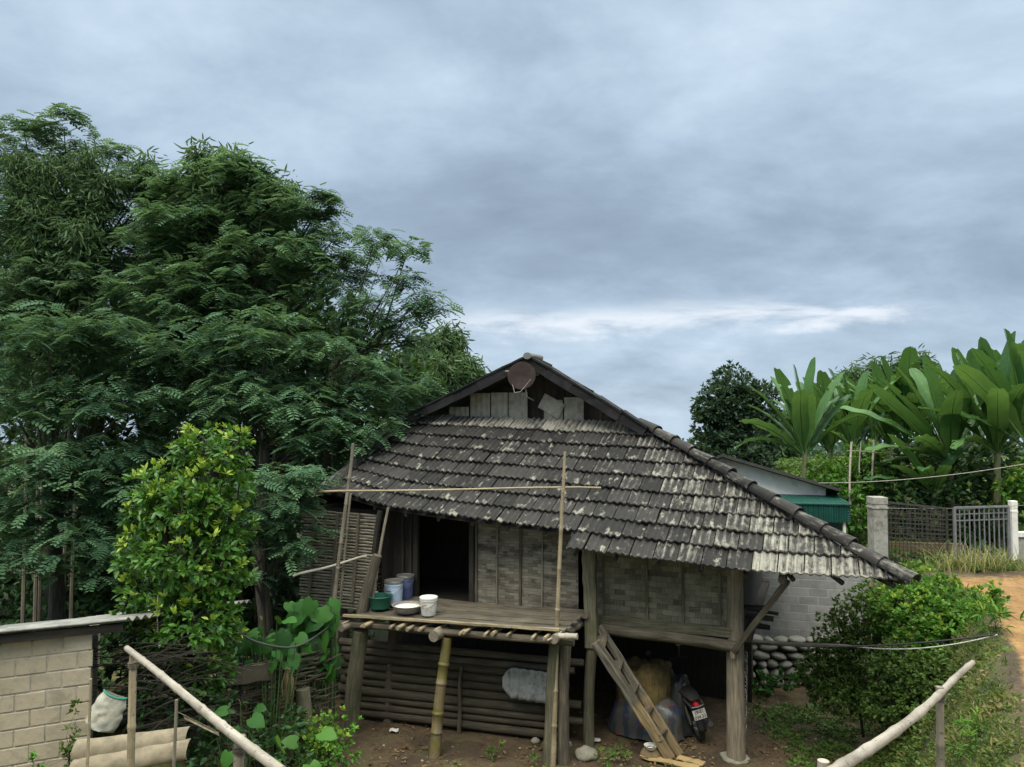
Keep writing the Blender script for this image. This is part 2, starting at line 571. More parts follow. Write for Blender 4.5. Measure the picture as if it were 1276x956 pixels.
# the roof spreads towards the back like a turtle shell: its right slope falls away behind the hip
CAMH = HMI @ CAM
def away(p, L):
    d = Vector((p.x - CAMH.x, p.y - CAMH.y, 0)).normalized()
    return Vector(p) + d * L + Vector((0, 0, -0.13 * L))
P_COR = Vector((U_COR - .05, -0.95, _e0[2][2] - .04)); P_GR = Vector((gr.x - .03, VG + .1, gr.z - .05)); P_AP = Vector((ap.x, VG, ap.z - .02))
LB = 5.5
def side_surf(a, k):                                         # a runs back, k from eave to ridge
    b = k / 15
    q = P_COR.lerp(P_GR, b / .62) if b < .62 else P_GR.lerp(P_AP, (b - .62) / .38)
    return away(q, a * (.22 + .78 * min(1, b / .62)))
mb = MB()
tile_field(mb, side_surf, 15, lambda k: 0.05, lambda k: LB, 0.40, lambda u, k, rs: 0.4 + rs.uniform(-.2, .2), waves=3)
mb.build('roof', M_TILE, house, ang=60)
APB = away(P_AP, LB); CORB = away(P_COR, LB * .22)
mb = MB()
def sheet(mb, P, th=0.05):
    n = (P[1] - P[0]).cross(P[2] - P[0]).normalized()
    if n.z < 0: n = -n
    a = [mb.addv(p) for p in P]; b = [mb.addv(p - n * th) for p in P]
    mb.face(a); mb.face(b[::-1])
    for i in range(len(P)):
        j = (i + 1) % len(P); mb.face((a[i], b[i], b[j], a[j]))
zl = gl.z
el = Vector((UL_EAVE - 0.05, -0.55, _e1[0][2]))
sheet(mb, [Vector((ap.x, VG, ap.z)), APB, Vector((gl.x - 1.2, APB.y, zl)), Vector((gl.x, VG, zl))])
sheet(mb, [Vector((gl.x, VT - .2, zl - .01)), Vector((gl.x - 1.2, APB.y, zl - .01)), Vector((UL_EAVE - 1.4, APB.y, el.z - .2)), Vector((UL_EAVE - .5, -0.5, el.z - .02)), el])
mb.smooth = False
mb.build('side_roof', M_FIBROD, house)
mb = MB(); mb.smooth = False
sheet(mb, [CORB + Vector((0, .02, 0)), away(P_GR, LB) + Vector((0, .02, 0)), APB + Vector((0, .02, 0)), Vector((gl.x - 1.2, APB.y + .02, zl)), Vector((UL_EAVE - 1.4, APB.y + .02, el.z - .2))], 0.05)
mb.build('back_gable', M_DARKW, house)

# dark verge along the gable: thick sheet edge over a board
for p, nm in ((gl, 1), (gr, -1)):
    mb = MB(); mb.smooth = False
    a = Vector((ap.x + 0.03 * nm, VG, ap.z)); b = Vector((p.x, VG, p.z))
    d = (b - a).normalized()
    n = Vector((-d.z, 0, d.x)); n = n if n.z > 0 else -n
    for seg in range(5):                                     # overlapping lengths
        s0 = a + (b - a) * (seg / 5); s1 = a + (b - a) * ((seg + 1.06) / 5)
        mb.beam(s0 - n * 0.105 + Vector((0, -.012 * (seg % 2), 0)), s1 - n * (0.100 + 0.012 * (seg % 2)) + Vector((0, -.012 * (seg % 2), 0)), 0.06, 0.20, up=n, seg=3, jit=0.008)
        mb.beam(s0 - n * 0.006 + Vector((0, .12, 0)), s1 - n * (0.0 + .008 * seg) + Vector((0, .12, 0)), 0.36, 0.035, up=n, seg=3, jit=0.006)
    mb.build('verge_board', M_VERGE, house)
mb = MB()
mb.tube([(ap.x, VG - .10, ap.z - .03), (ap.x, VG + .6, ap.z - .02), tuple(APB)], [0.085, 0.085, 0.085], 12, flat=0.8)
mb.build('ridge_cap', M_FIBROD, house)
mb = MB(); mb.smooth = False
c = PV(662, 460, VG + .10)
mb.box(c, (0.30, 0.03, 0.26))
mb.build('apex_board', M_FIBRO, house)
# the recessed gable wall: dark boards at the back and loose grey sheets in front
mb = MB(); mb.smooth = False
gv = VT + 0.22
for i in range(16):
    x0 = gl.x + .1 + (gr.x - gl.x - .2) * i / 16; x1 = gl.x + .1 + (gr.x - gl.x - .2) * (i + .97) / 16
    xm = (x0 + x1) / 2
    sl_ = (ap.z - gl.z) / (ap.x - gl.x) if xm < ap.x else (ap.z - gr.z) / (gr.x - ap.x)
    top = ap.z - abs(xm - ap.x) * sl_ - .30
    mb.box((xm, gv + random.uniform(0, .02), (top + 4.6) / 2), (x1 - x0, 0.02, top - 4.6))
mb.build('gable_wall', M_DARKW, house)

def wavy_sheet(mb, P, w, h, amp=0.014, wl=0.12, jit=0):
    """corrugated sheet, P(x, y, off) maps its plane"""
    nx = max(2, int(w / wl * 6)); ny = 3
    ids = []
    for s in (0, -0.008):
        g = [[mb.addv(P(w * i / nx, h * j / ny, s + amp * math.sin(2 * PI * w * i / nx / wl))) for i in range(nx + 1)] for j in range(ny + 1)]
        ids.append(g)
    for g, rv in ((ids[0], 0), (ids[1], 1)):
        for j in range(ny):
            for i in range(nx):
                q = (g[j][i], g[j][i + 1], g[j + 1][i + 1], g[j + 1][i])
                mb.face(q[::-1] if rv else q, [(w * i / nx, h * j / ny)] * 4)
    for j in (0, ny):
        for i in range(nx):
            mb.face((ids[0][j][i], ids[0][j][i + 1], ids[1][j][i + 1], ids[1][j][i]))

sv = VT + 0.12
for x0, x1, y0, y1, rot in ((586, 611, 492, 523, 0), (612, 633, 491, 523, 0), (634, 658, 491, 524, 0), (678, 702, 500, 527, 0), (703, 728, 497, 527, 0), (674, 703, 496, 516, -28), (560, 585, 508, 523, 0)):
    mb = MB()
    a, b = PV(x0, y1, sv), PV(x1, y0, sv)
    w, h = b.x - a.x, b.z - a.z
    cr, srr = math.cos(R(rot)), math.sin(R(rot))
    vv = sv - (0.06 if rot else random.uniform(0, .02))
    cx, cz = (a.x + b.x) / 2, (a.z + b.z) / 2
    def P(x, y, o):
        x -= w / 2; y -= h / 2
        return Vector((cx + x * cr - y * srr, vv - o - 0.16 * (0 if rot else 0) , cz + x * srr + y * cr))
    wavy_sheet(mb, P, w * .98, h * (1.0 if rot else 1.06), 0.010, 0.13)
    mb.build('gable_sheet', M_FIBRO, house)

# hip ridge: half-round tiles lapping down the right hand hip
mb = MB()
hp0 = S(U_TOP, NR + 1) ; hp1 = S(U_COR, 0.0)
hp0 = Vector((U_TOP - .05, VT - .12, hp0.z + 0.03)); hp1 = Vector((U_COR + 0.04, -0.97, hp1.z + 0.03))
hd = (hp1 - hp0); HL = hd.length; hd.normalize()
hx = hd.cross(Vector((0, 0, 1))).normalized(); hy = hx.cross(hd).normalized()
N = 12
for i in range(N):
    s0 = HL * i / N - 0.02; s1 = HL * (i + 1.10) / N
    jx, jz = random.uniform(-.012, .012), random.uniform(-.006, .012)
    rnd, am = random.random(), random.uniform(.28, .5)
    rows = []
    nseg = 12
    for s, rr, up in ((s0, 0.085, 0.0), ((s0 + s1) / 2, 0.095, 0.015), (s1, 0.107, 0.03), (s1 - .004, 0.088, 0.026), (s0 + .03, 0.08, 0.0)):
        row = []
        for j in range(nseg + 1):
            a = PI * (j / nseg) * 1.12 - 0.06 * PI
            p = hp0 + hd * s + hx * (math.cos(a) * rr * 1.12 + jx) + hy * (math.sin(a) * rr + up + jz - 0.02)
            row.append((mb.addv(p, rnd=rnd, amt=am, rib=math.sin(a) - .5, low=0), (j * .03 + i, s)))
        rows.append(row)
    for ra, rb in zip(rows, rows[1:]):
        for j in range(nseg):
            q = (ra[j], ra[j + 1], rb[j + 1], rb[j])
            mb.face([x[0] for x in q], [x[1] for x in q])
mb.build('hip_ridge', M_TILE, house, ang=50)
# same on the left hip, mostly under the trees
mb = MB()
mb.tube([S(UL_TOP, NR + 1), (S(UL_TOP, NR + 1) + S(UL_EAVE, 1)) / 2 , S(UL_EAVE, 1)], 0.10, 10)
for k in ('rnd', 'amt', 'rib', 'low'): mb.at[k] = [0.4] * len(mb.v)
mb.build('hip_ridge', M_TILE, house)

# --- floor, walls
ZF = 1.92
VW = 0.0
UD0, UD1 = PV(521, 700, VW).x, PV(587, 700, VW).x            # door opening
UC = PV(722, 720, VW).x                                       # where the deck bay ends
UR = PV(906, 720, VW).x
UROOM = PV(470, 700, -0.45).x
UL = PV(376, 700, -0.45).x
mb = MB(); mb.smooth = False
mb.box(((UL + .1 + UR + .3) / 2, 2.2, ZF - .06), (UR + .3 - UL, 4.5, 0.10))
mb.build('floor', M_DARKW, house)

def panel(name, mat, p0, p1, z0, z1, th=0.02, off=0.0):
    m2 = MB(); m2.smooth = False
    p0, p1 = Vector((*p0, 0)), Vector((*p1, 0))
    w = (p1 - p0).length; h = z1 - z0
    nx, nz = max(2, int(w / .15)), max(2, int(h / .15))
    d = (p1 - p0).normalized(); n = Vector((d.y, -d.x, 0))
    sd = random.random() * 10
    g = [[m2.addv(p0 + d * (w * i / nx) + n * (off + 0.012 * mnoise.noise((i * .8 + sd, j * .8, 0))) + Vector((0, 0, z0 + h * j / nz))) for i in range(nx + 1)] for j in range(nz + 1)]
    for j in range(nz):
        for i in range(nx):
            m2.face((g[j][i], g[j][i + 1], g[j + 1][i + 1], g[j + 1][i]), [(w * a / nx + sd, h * b / nz) for a, b in ((i, j), (i + 1, j), (i + 1, j + 1), (i, j + 1))])
    m2.smooth = True
    return m2.build(name, mat, house)

def zroof(u, v):
    v1, z1 = interp(_e1, u)
    return S(u, 1 + NR * (v - v1) / (VT - v1)).z
ZW = min(zroof(u, 0.0) for u in (UD1, UC, UD1 - 1)) - .10
ZWR = min(zroof(u, 0.0) for u in (UC, UR)) - .12
panel('wall_panel', M_MAT, (UD1 + .09, VW), (UC - .02, VW), ZF, ZW)
panel('wall_panel', M_MATG, (UC + .1, VW - .02), (UR + .1, VW - .02), ZF + .02, ZWR)
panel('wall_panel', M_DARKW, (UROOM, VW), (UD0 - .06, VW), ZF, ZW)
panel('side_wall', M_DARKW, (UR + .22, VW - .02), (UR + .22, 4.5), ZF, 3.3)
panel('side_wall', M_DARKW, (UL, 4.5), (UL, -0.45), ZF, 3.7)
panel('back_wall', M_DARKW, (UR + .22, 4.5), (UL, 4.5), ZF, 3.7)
mb = MB(); mb.smooth = False
mb.box(((UL + UR) / 2, 2.55, 3.62), (UR - UL + .3, 3.9, .04)); mb.build('light_stop_ceiling', M_DARKW, house)  # unseen panel added to close light leaks under the roof
panel('light_stop_partition', M_DARKW, (UR, 1.9), (UL, 1.9), ZF, 3.62)  # dark screen added behind the doorway to keep stray light out
mb = MB(); mb.smooth = False
mb.box(((UL + UR) / 2, .32, 3.50), (UR - UL, .6, .03)); mb.build('light_stop_ceiling', M_DARKW, house)  # second added panel, stops light along the front wall

# slatted bamboo panel of the left room, and its return beside the door
def slat_wall(name, p0, p1, z0, z1, mat, n, lean=0.0):
    m2 = MB(); m2.smooth = False
    p0, p1 = Vector((*p0, 0)), Vector((*p1, 0))
    d = (p1 - p0).normalized(); nn = Vector((d.y, -d.x, 0))
    L = (p1 - p0).length
    h = (z1 - z0) / n
    for i in range(n):
        z = z0 + h * (i + .5) + random.uniform(-.006, .006)
        a = -random.uniform(0, .06); b = L + random.uniform(-.02, .05)
        segs = 10
        su = random.random() * 9
        rows = []
        for j in range(segs + 1):
            x = a + (b - a) * j / segs
            w = 0.012 * math.sin(j * 2.2 + i * PI) + random.uniform(-.004, .004)
            zz = z + 0.012 * math.sin(x * 1.7 + i * .05) + random.uniform(-.004, .004) - lean * x
            hh = h * random.uniform(.32, .44)
            q = p0 + d * x + nn * w
            rows.append([m2.addv(q + nn * 0.006 + Vector((0, 0, zz - hh))), m2.addv(q + nn * 0.014 + Vector((0, 0, zz))), m2.addv(q + nn * 0.004 + Vector((0, 0, zz + hh)))])
        for j in range(segs):
            for k in (0, 1):
                m2.face((rows[j][k], rows[j + 1][k], rows[j + 1][k + 1], rows[j][k + 1]), [(su + k * .03, j * .2 + su), (su + k * .03, j * .2 + .2 + su), (su + k * .03 + .03, j * .2 + .2 + su), (su + k * .03 + .03, j * .2 + su)])
    return m2.build(name, mat, house, smooth=False)

slat_wall('slat_panel', (UL, -0.45), (UROOM, -0.45), 1.75, 3.5, M_SLAT, 32)
slat_wall('slat_panel', (UROOM, -0.43), (UROOM + .02, VW - .03), ZF, 3.5, M_DARKW, 26)
panel('wall_backing', M_DARKW, (UL, -0.38), (UROOM - .02, -0.38), ZF, 3.55)
panel('wall_backing', M_DARKW, (UROOM + .05, -0.38), (UROOM + .06, VW - .01), ZF, 3.55)

# battens on the mats
for px in (594, 620, 649, 676):
    u = PV(px, 700, VW).x
    mb = MB(); mb.beam((u, VW - .03, ZF + .02), (u + .01, VW - .03, ZW), 0.022 if px not in (594, 649) else .04, 0.022, up=(0, 1, 0), seg=4, jit=.004)
    mb.build('batten', M_GREY if px in (594, 649) else M_BAMG, house)
for px in (752, 806, 851, 897):
    u = PV(px, 740, VW - .05).x
    mb = MB(); mb.beam((u, VW - .055, ZF + .08), (u, VW - .055, ZWR), 0.035, 0.025, up=(0, 1, 0), seg=4, jit=.003)
    mb.build('batten', M_MOSSY, house)
for px in (421, 447, 392):
    a, b = PV(px, 640, -0.49), PV(px - 8, 750, -0.49)
    mb = MB(); mb.beam(a, b, 0.045, 0.03, up=(0, 1, 0), seg=4, jit=.005)
    mb.build('batten', M_BAMG, house)
for px in (502, 512):
    u = PV(px, 700, VW - .05).x
    mb = MB(); mb.beam((u, VW - .06, ZF), (u, VW - .06, ZW), 0.05, 0.03, up=(0, 1, 0), seg=3, jit=.004)
    mb.build('batten', M_DARKW, house)

# door frame
df = MB()
for u in (UD0 - .03, UD1 + .03):
    df.beam((u, VW - .02, ZF), (u, VW - .02, ZW), 0.09, 0.09, up=(0, 1, 0), seg=4, jit=.004)
df.beam((UD0 - .1, VW - .02, ZW - .05), (UD1 + .1, VW - .02, ZW - .05), 0.09, 0.09)
df.build('door_frame', M_DARKW, house, bevel=.006)
mb = MB(); mb.beam((UD1 - .02, VW + .12, ZF + .02), (UD1 - .02, VW + .95, ZF + .02 ), 0.03, 0.02)
mb.smooth = False
mb.box((UD1 + .02, VW + .55, (ZF + 3.45) / 2), (0.03, 0.95, 3.45 - ZF))
mb.build('door', M_GREY, house)

# sill boards
mb = MB(); mb.beam((UC + .05, VW - .06, ZF + .0), (UR + .15, VW - .06, ZF + .015), 0.05, 0.15, seg=6, jit=.006)
mb.build('sill_board', M_MOSSY, house, bevel=.006)
mb = MB(); mb.beam((UD0 - .3, VW - .22, ZF + .06), (UC + .05, VW - .20, ZF + .04), 0.30, 0.07, seg=8, jit=.006)
mb.build('threshold_plank', M_FLOOR, house, bevel=.006)
# floor beam of the right bay, slightly crooked
a, b = PV(766, 786, -0.12), PV(912, 806, -0.12)
mb = MB(); mb.beam(a + Vector((-.3, 0, .03)), a, .12, .17, seg=2, jit=.006)
mb = MB(); mb.pole(a + Vector((-.35, 0, .02)), b + Vector((.1, 0, 0)), 0.085, 0.085, 10, 10, bow=.02, jit=.12)
mb.build('floor_beam', M_GREY, house)
for v in (1.4, 3.0, 4.3):
    mb = MB(); mb.pole((UL, v, ZF - .2), (UR + .3, v, ZF - .2), 0.08, 0.08, 8, 4, jit=.1)
    mb.build('floor_beam', M_DARKW, house)
for i in range(9):
    u = UC + .15 + (UR - UC) * i / 8
    mb = MB(); mb.pole((u, -.15, ZF - .13), (u, 3.0, ZF - .13), .03, .03, 7, 3)
    mb.build('joist', M_DARKW, house)

# posts
def post(p0, p1, r0, r1, mat, jit=.12, rings=14, n=14, bow=.02):
    m2 = MB(); m2.pole(p0, p1, r0, r1, n, rings, bow, jit)
    return m2.build('post', mat, house, ang=60)
def hp(px, py, z, v=None):
    """house-frame point on the ground plane z"""
    return HMI @ atz(px, py, z)
post((0, 0.02, -.05), (0.03, 0.02, 3.15), .138, .125, M_POST, .10)
pc = hp(733, 932, 0.0)
ptop = PV(734, 700, pc.y); pmid = PV(738, 795, pc.y)
mb = MB(); mb.beam(Vector((pmid.x, pmid.y, pmid.z - .15)), Vector((ptop.x, ptop.y, 3.1)), .21, .16, up=(0, 1, 0), seg=10, jit=.012)
mb.build('post', M_MOSSY, house, bevel=.02)
post((pc.x, pc.y + .02, -.05), Vector((pmid.x, pmid.y + .02, pmid.z + .1)), .085, .085, M_MOSSY, .14)
pb = hp(688, 952, 0.0)
t1 = PV(692, 800, pb.y)
post((pb.x - .05, pb.y, -.1), (t1.x - .0, pb.y, t1.z + .1), .105, .075, M_MOSSY, .22)
post((pb.x + .16, pb.y + .06, -.1), (t1.x + .14, pb.y + .06, t1.z + .08), .09, .085, M_GREY, .22)
pd = hp(436, 912, 0.0); t2 = PV(450, 785, pd.y)
post((pd.x, pd.y, -.05), t2, .14, .12, M_MOSSY, .16)
pf = hp(476, 905, 0.0); t3 = PV(484, 800, pf.y)
post((pf.x, pf.y + .2, -.05), (t3.x, pf.y + .2, ZF), .09, .08, M_GREY, .12)
for u, v in ((UROOM - 1.6, 0.5), (UC + .1, 3.2), (UR, 3.2), (UROOM, 3.2), (UR, 4.3), (UC, 4.3), (UROOM, 4.3), (UL + .2, 4.3)):
    post((u, v, -.1), (u, v, ZF - .05), .11, .10, M_DARKW, .1)

# eave beam, rafters, brace on the right
a, b = S(U_STEP + .1, 0.95) - Vector((0, 0, .17)), S(U_COR - .6, .95) - Vector((0, 0, .17))
mb = MB(); mb.pole(a, b, .055, .05, 9, 8, .03, .1)
mb.build('eave_beam', M_GREY, house)
for i in range(15):
    u = UL_EAVE + .35 + (U_COR - .5 - UL_EAVE) * i / 14
    k0 = .2 if u > U_STEP else 1.15
    mb = MB(); mb.pole(S(u, k0) - Vector((0, 0, .12)), S(max(min(u, umax(5)), umin(5)), 4.2) - Vector((0, 0, .12)), .035, .035, 7, 3)
    mb.build('rafter', M_DARKW, house)
a = PV(914, 812, -.14); b = PV(981, 724, -.72)
mb = MB(); mb.beam(a, b, .085, .10, up=(0, 1, 0), seg=5, jit=.005)
mb.build('brace', M_GREY, house, bevel=.008)
a = PV(913, 812, -.16)
mb = MB(); mb.beam(a + Vector((0, 0, -.10)), a + Vector((0, 0, .06)), .07, .06, up=(0, 1, 0))
mb.build('brace_block', M_POST, house, bevel=.006)
mb = MB(); mb.pole(PV(975, 724, -.70) + Vector((0, -.1, .03)), PV(975, 724, -.70) + Vector((0, 2.5, .03)), .06, .06, 9, 4, jit=.1)
mb.build('eave_beam', M_GREY, house)

# deck
VD = -1.38
UDL, UDR = PV(432, 775, VD).x, PV(706, 792, VD).x
_zl, _zr = PV(432, 767, VD).z, PV(706, 785.5, VD).z
def deckz(u): return _zl + (_zr - _zl) * (u - UDL) / (UDR - UDL)
nb = 9
for i in range(nb):
    v0 = VD + (VW - .06 - VD) * i / nb; v1 = VD + (VW - .06 - VD) * (i + .93) / nb; hz = random.uniform(-.012, .006)
    mb = MB(); vm = (v0 + v1) / 2
    mb.beam((UDL + random.uniform(-.08, .1) * (i > 0), vm, deckz(UDL) - .02 + hz), (UDR + random.uniform(-.06, .06), vm, deckz(UDR) - .02 + hz), v1 - v0, .03, seg=14, jit=.006)
    mb.build('deck_board', M_FLOOR if i % 3 != 1 else M_GREY, house)
mb = MB(); mb.beam((UDL - .04, VD - .03, deckz(UDL) + .006), (UDR - .1, VD - .03, deckz(UDR) + .004), .05, .035, seg=16, jit=.006)
mb.build('deck_edge', M_BAM, house)
for i in range(16):
    u = UDL + .12 + (UDR - UDL - .2) * (i + random.uniform(-.3, .3)) / 15
    r = random.uniform(.018, .034); ext = random.uniform(.06, .20)
    mb = MB()
    mb.pole((u + random.uniform(-.12, .12), VD - .05 - ext, deckz(u) - .085 - random.uniform(0, .02)), (u, VW - .1, deckz(u) - .075), r, r * .9, 9, 3, jit=.06, nodes=3)
    mb.build('joist', M_BAM, house)
mb = MB(); mb.pole((UDL - .15, VD + .03, deckz(UDL) - .16), (UDR + .1, VD + .03, deckz(UDR) - .17), .055, .06, 10, 10, bow=.015, jit=.12)
mb.build('deck_beam', M_GREY, house)
for px, py, r, x in ((425, 783, .055, -.25), (540, 793, .085, -.28), (690, 797, .065, -.2)):
    p = PV(px, py, VD - .22)
    mb = MB()
    # open bamboo end: outer tube with a hollow mouth
    q = Vector((p.x + (-x) * .2, VW - .2, p.z - .07))
    mb.pole(p, q, r, r * .95, 14, 6, jit=.03, nodes=4, cap=False)
    dd = (q - p).normalized()
    mb.tube([p, p + dd * .25], [r * .72, r * .72], 14, cap=True)
    n0 = len(mb.v)
    mb.tube([p + dd * 0.001, p + dd * 0.002], [r, r * .72], 14, cap=False)
    mb.build('deck_bearer', M_BAMG, house)
p = PV(706, 794, VD - .1)
mb = MB(); mb.pole(p + Vector((-.12, 0, 0)), p + Vector((.16, .02, .02)), .045, .045, 10, 3, jit=.05, nodes=2)
mb.build('deck_bearer', M_PALE, house)
# bamboo prop under the deck
a, b = hp(541, 943, 0.0), PV(557, 797, VD + .02)
mb = MB(); mb.pole(a - Vector((0, 0, .05)), Vector((b.x, b.y, b.z + .03)), .088, .078, 14, 10, .02, .05, nodes=5)
mb.build('deck_prop', M_BAMY, house, ang=60)
# little stick pushed out under the deck edge
a, b = PV(686, 797, VD - .3), PV(699, 790, VD - .05)
mb = MB(); mb.pole(a + Vector((-.05, 0, -.02)), b + Vector((0, .1, .02)), .017, .017, 8, 3, bow=.01)
mb.build('joist', M_PALE, house)

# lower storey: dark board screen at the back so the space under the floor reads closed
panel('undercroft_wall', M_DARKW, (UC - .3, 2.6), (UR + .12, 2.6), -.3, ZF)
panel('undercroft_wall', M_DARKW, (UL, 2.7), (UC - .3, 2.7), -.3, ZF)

# driftwood post at the deck corner, two thin poles
a, b = PV(452, 760, -1.05), PV(470, 692, -1.05)
mb = MB(); mb.pole(Vector((a.x, a.y, ZF - .02)), b, .10, .075, 12, 12, .02, .3)
mb.build('corner_post', M_GREY, house, ang=60)
a, b = PV(461, 756, -1.0), PV(484, 632, -.75)
mb = MB(); mb.pole(Vector((a.x, a.y, ZF - .02)), b, .028, .022, 8, 6, .02, .1)
mb.build('corner_pole', M_BAMG, house)
a, b = PV(466, 690, -.6), PV(474, 636, -.6)
mb = MB(); mb.pole(a, b, .05, .05, 8, 6, .01, .1)
mb.build('corner_pole', M_DARKW, house)
# ------------------------------------------------------------------ terrain
EDGE = [(-2, 2.2), (2, 2.7), (6, 3.98), (9.4, 6.0), (13.3, 7.9), (18, 9.0), (25, 10.0), (60, 12.0)]
PLAT = [(-2, 3.6), (0, 3.55), (4, 2.9), (6, 2.45), (9.4, 2.4), (13.3, 2.2), (18, 1.85), (22, 2.3), (30, 3.2), (45, 3.0), (70, 1.5), (400, 1.0)]

def lin(t, x):
    return np.interp(x, [p[0] for p in t], [p[1] for p in t])

def npss(x, a, b):
    t = np.clip((x - a) / (b - a), 0, 1)
    return t * t * (3 - 2 * t)

def fnoise(x, y, sc):
    f = np.frompyfunc(lambda a, b: mnoise.fractal((a * sc, b * sc, 4.7), 0.8, 2.1, 4), 2, 1)
    return f(x, y).astype(float)

def ground_z(x, y):
    x = np.asarray(x, float); y = np.asarray(y, float)
    xe = lin(EDGE, y)
    hp_ = lin(PLAT, y)
    bank = hp_ * npss(x - xe, -1.9, 0.05)
    near = 3.6 * npss(-y, -8.2, -1.2)                         # the slope the viewer stands on
    left = 0.95 * npss(-x, 3.1, 4.6) * npss(-y, -17.5, -15) 
    back = 2.0 * npss(y, 24, 40) + 0.75 * npss(y, 15.3, 15.6) * npss(x, 4.2, 4.6)
    z = np.maximum(np.maximum(bank, near), np.maximum(left, back))
    return z - np.maximum(0, y - 44) * 0.055                 # the land falls away beyond the rise

def gz(x, y): return float(ground_z(x, y))

def axis(lo, hi, c0, c1, fine):
    a = list(np.arange(c0, c1 + 1e-6, fine))
    s = fine
    q = c0
    L = []
    while q > lo: s *= 1.25; q -= s; L.append(q)
    s = fine; q = c1; U = []
    while q < hi: s *= 1.25; q += s; U.append(q)
    return np.array(L[::-1] + a + U)

gx = axis(-500, 500, -8, 12, 0.14); gy = axis(-60, 900, 3, 19, 0.14)
GX, GY = np.meshgrid(gx, gy)
GZ = ground_z(GX, GY)
nz = fnoise(GX, GY, 1.1)
yard = (GX > -4.5) & (GX < 5.5) & (GY > 9) & (GY < 19)
GZ = GZ + nz * np.where(yard, 0.035, 0.09)
V = np.stack([GX, GY, GZ], -1).reshape(-1, 3)
ny_, nx_ = GX.shape
ii = (np.arange(ny_ - 1)[:, None] * nx_ + np.arange(nx_ - 1)[None, :]).ravel()
Fq = np.stack([ii, ii + 1, ii + nx_ + 1, ii + nx_], -1)
d = GX - lin(EDGE, GY)
orange = npss(d, -0.15, 0.35) * npss(-GY, -17, -13.5) * npss(-d, -4.2, -3.0)
far_green = npss(GY, 15.5, 17)
grass = npss(d, -1.7, -1.2) * npss(-d, -.15, .35) + npss(-GX, 3.4, 4.2) * 0.9 + npss(GY, 17, 20) * (1 - 0) + npss(-GY, -10.9, -10.2) * npss(-GX, -4, -3)
grass = np.clip(grass + npss(d, 3.0, 4.0), 0, 1)

def ground_mat():
    t = NT('damp_earth')
    p = t.pos()
    n = t.noise(p, 1.6, 8, 0.68); n2 = t.noise(p, 9, 6, 0.7); n3 = t.noise(p, 40, 4, 0.7)
    nn = t.math('ADD', t.math('MULTIPLY', n, .45), t.math('ADD', t.math('MULTIPLY', n2, .3), t.math('MULTIPLY', n3, .25)))
    brown = t.ramp(nn, [(.38, (0.026, 0.017, 0.010)), (.50, (0.080, 0.052, 0.027)), (.63, (0.16, 0.11, 0.06))])
    damp = t.ms(t.noise(p, 1.1, 3, .5), .50, .60)
    brown = t.mix(t.math('MULTIPLY', damp, .55), brown, (0.030, 0.020, 0.012))
    moss = t.ms(n, .50, .62)
    brown = t.mix(t.math('MULTIPLY', moss, .45), brown, (0.055, 0.06, 0.022))
    org = t.ramp(nn, [(.38, (0.12, 0.058, 0.020)), (.50, (0.25, 0.135, 0.046)), (.62, (0.37, 0.225, 0.095))])
    gr = t.ramp(nn, [(.38, (0.034, 0.040, 0.012)), (.52, (0.085, 0.082, 0.026)), (.64, (0.17, 0.135, 0.05))])
    gr = t.mix(t.attr('thatch'), gr, t.mix(n2, (0.022, 0.036, 0.010), (0.06, 0.075, 0.022)))
    wob = t.math('MULTIPLY_ADD', n2, .5, -.25)
    c = t.mix(t.ms(t.math('ADD', t.attr('grass'), wob), .3, .7), brown, gr)
    c = t.mix(t.ms(t.math('ADD', t.attr('orange'), wob), .35, .65), c, org)
    return t.bsdf(c, 0.92, nn, 0.8, 0.06)

ground = np_mesh('ground', V, Fq, ground_mat(), None, {'orange': orange.ravel(), 'grass': grass.ravel(), 'thatch': far_green.ravel()}, True)
ground["kind"] = "structure"

# ------------------------------------------------------------------ sky and light
w = bpy.data.worlds.new("World"); scene.world = w; w.use_nodes = True
nt = w.node_tree; nt.nodes.clear()
class WT(NT):
    def __init__(s, tree): s.t = tree
T = WT(nt)
SUN_EL, SUN_AZ = R(58), R(205)
sky = T.n('ShaderNodeTexSky', sky_type='NISHITA', sun_disc=False, sun_elevation=SUN_EL, sun_rotation=SUN_AZ, altitude=600, dust_density=2.0)
g = T.n('ShaderNodeTexCoord').outputs['Generated']
sep = T.n('ShaderNodeSeparateXYZ', {0: g})
z = T.math('MAXIMUM', sep.outputs[2], 0.0)
den = T.math('ADD', z, 0.32)
cx = T.math('DIVIDE', sep.outputs[0], den); cy = T.math('DIVIDE', sep.outputs[1], den)
cv = T.n('ShaderNodeCombineXYZ', {0: cx, 1: cy}).outputs[0]
n1 = T.noise(T.map(cv, (1.5, 1.9, 1), (2.3, 0.35, 0)), 1.0, 7, 0.58, 0.25)
n2 = T.noise(T.map(cv, (3.6, 4.6, 1), (4.3, 1.1, 0)), 1.0, 8, 0.62, 0.3)
n3 = T.noise(T.map(g, (2.6, 2.6, 6.5), (0.2, 0, 0.7)), 1.0, 6, 0.58, 0.2)
nn = T.math('ADD', T.math('MULTIPLY', n1, .50), T.math('ADD', T.math('MULTIPLY', n2, .22), T.math('MULTIPLY', n3, .28)))
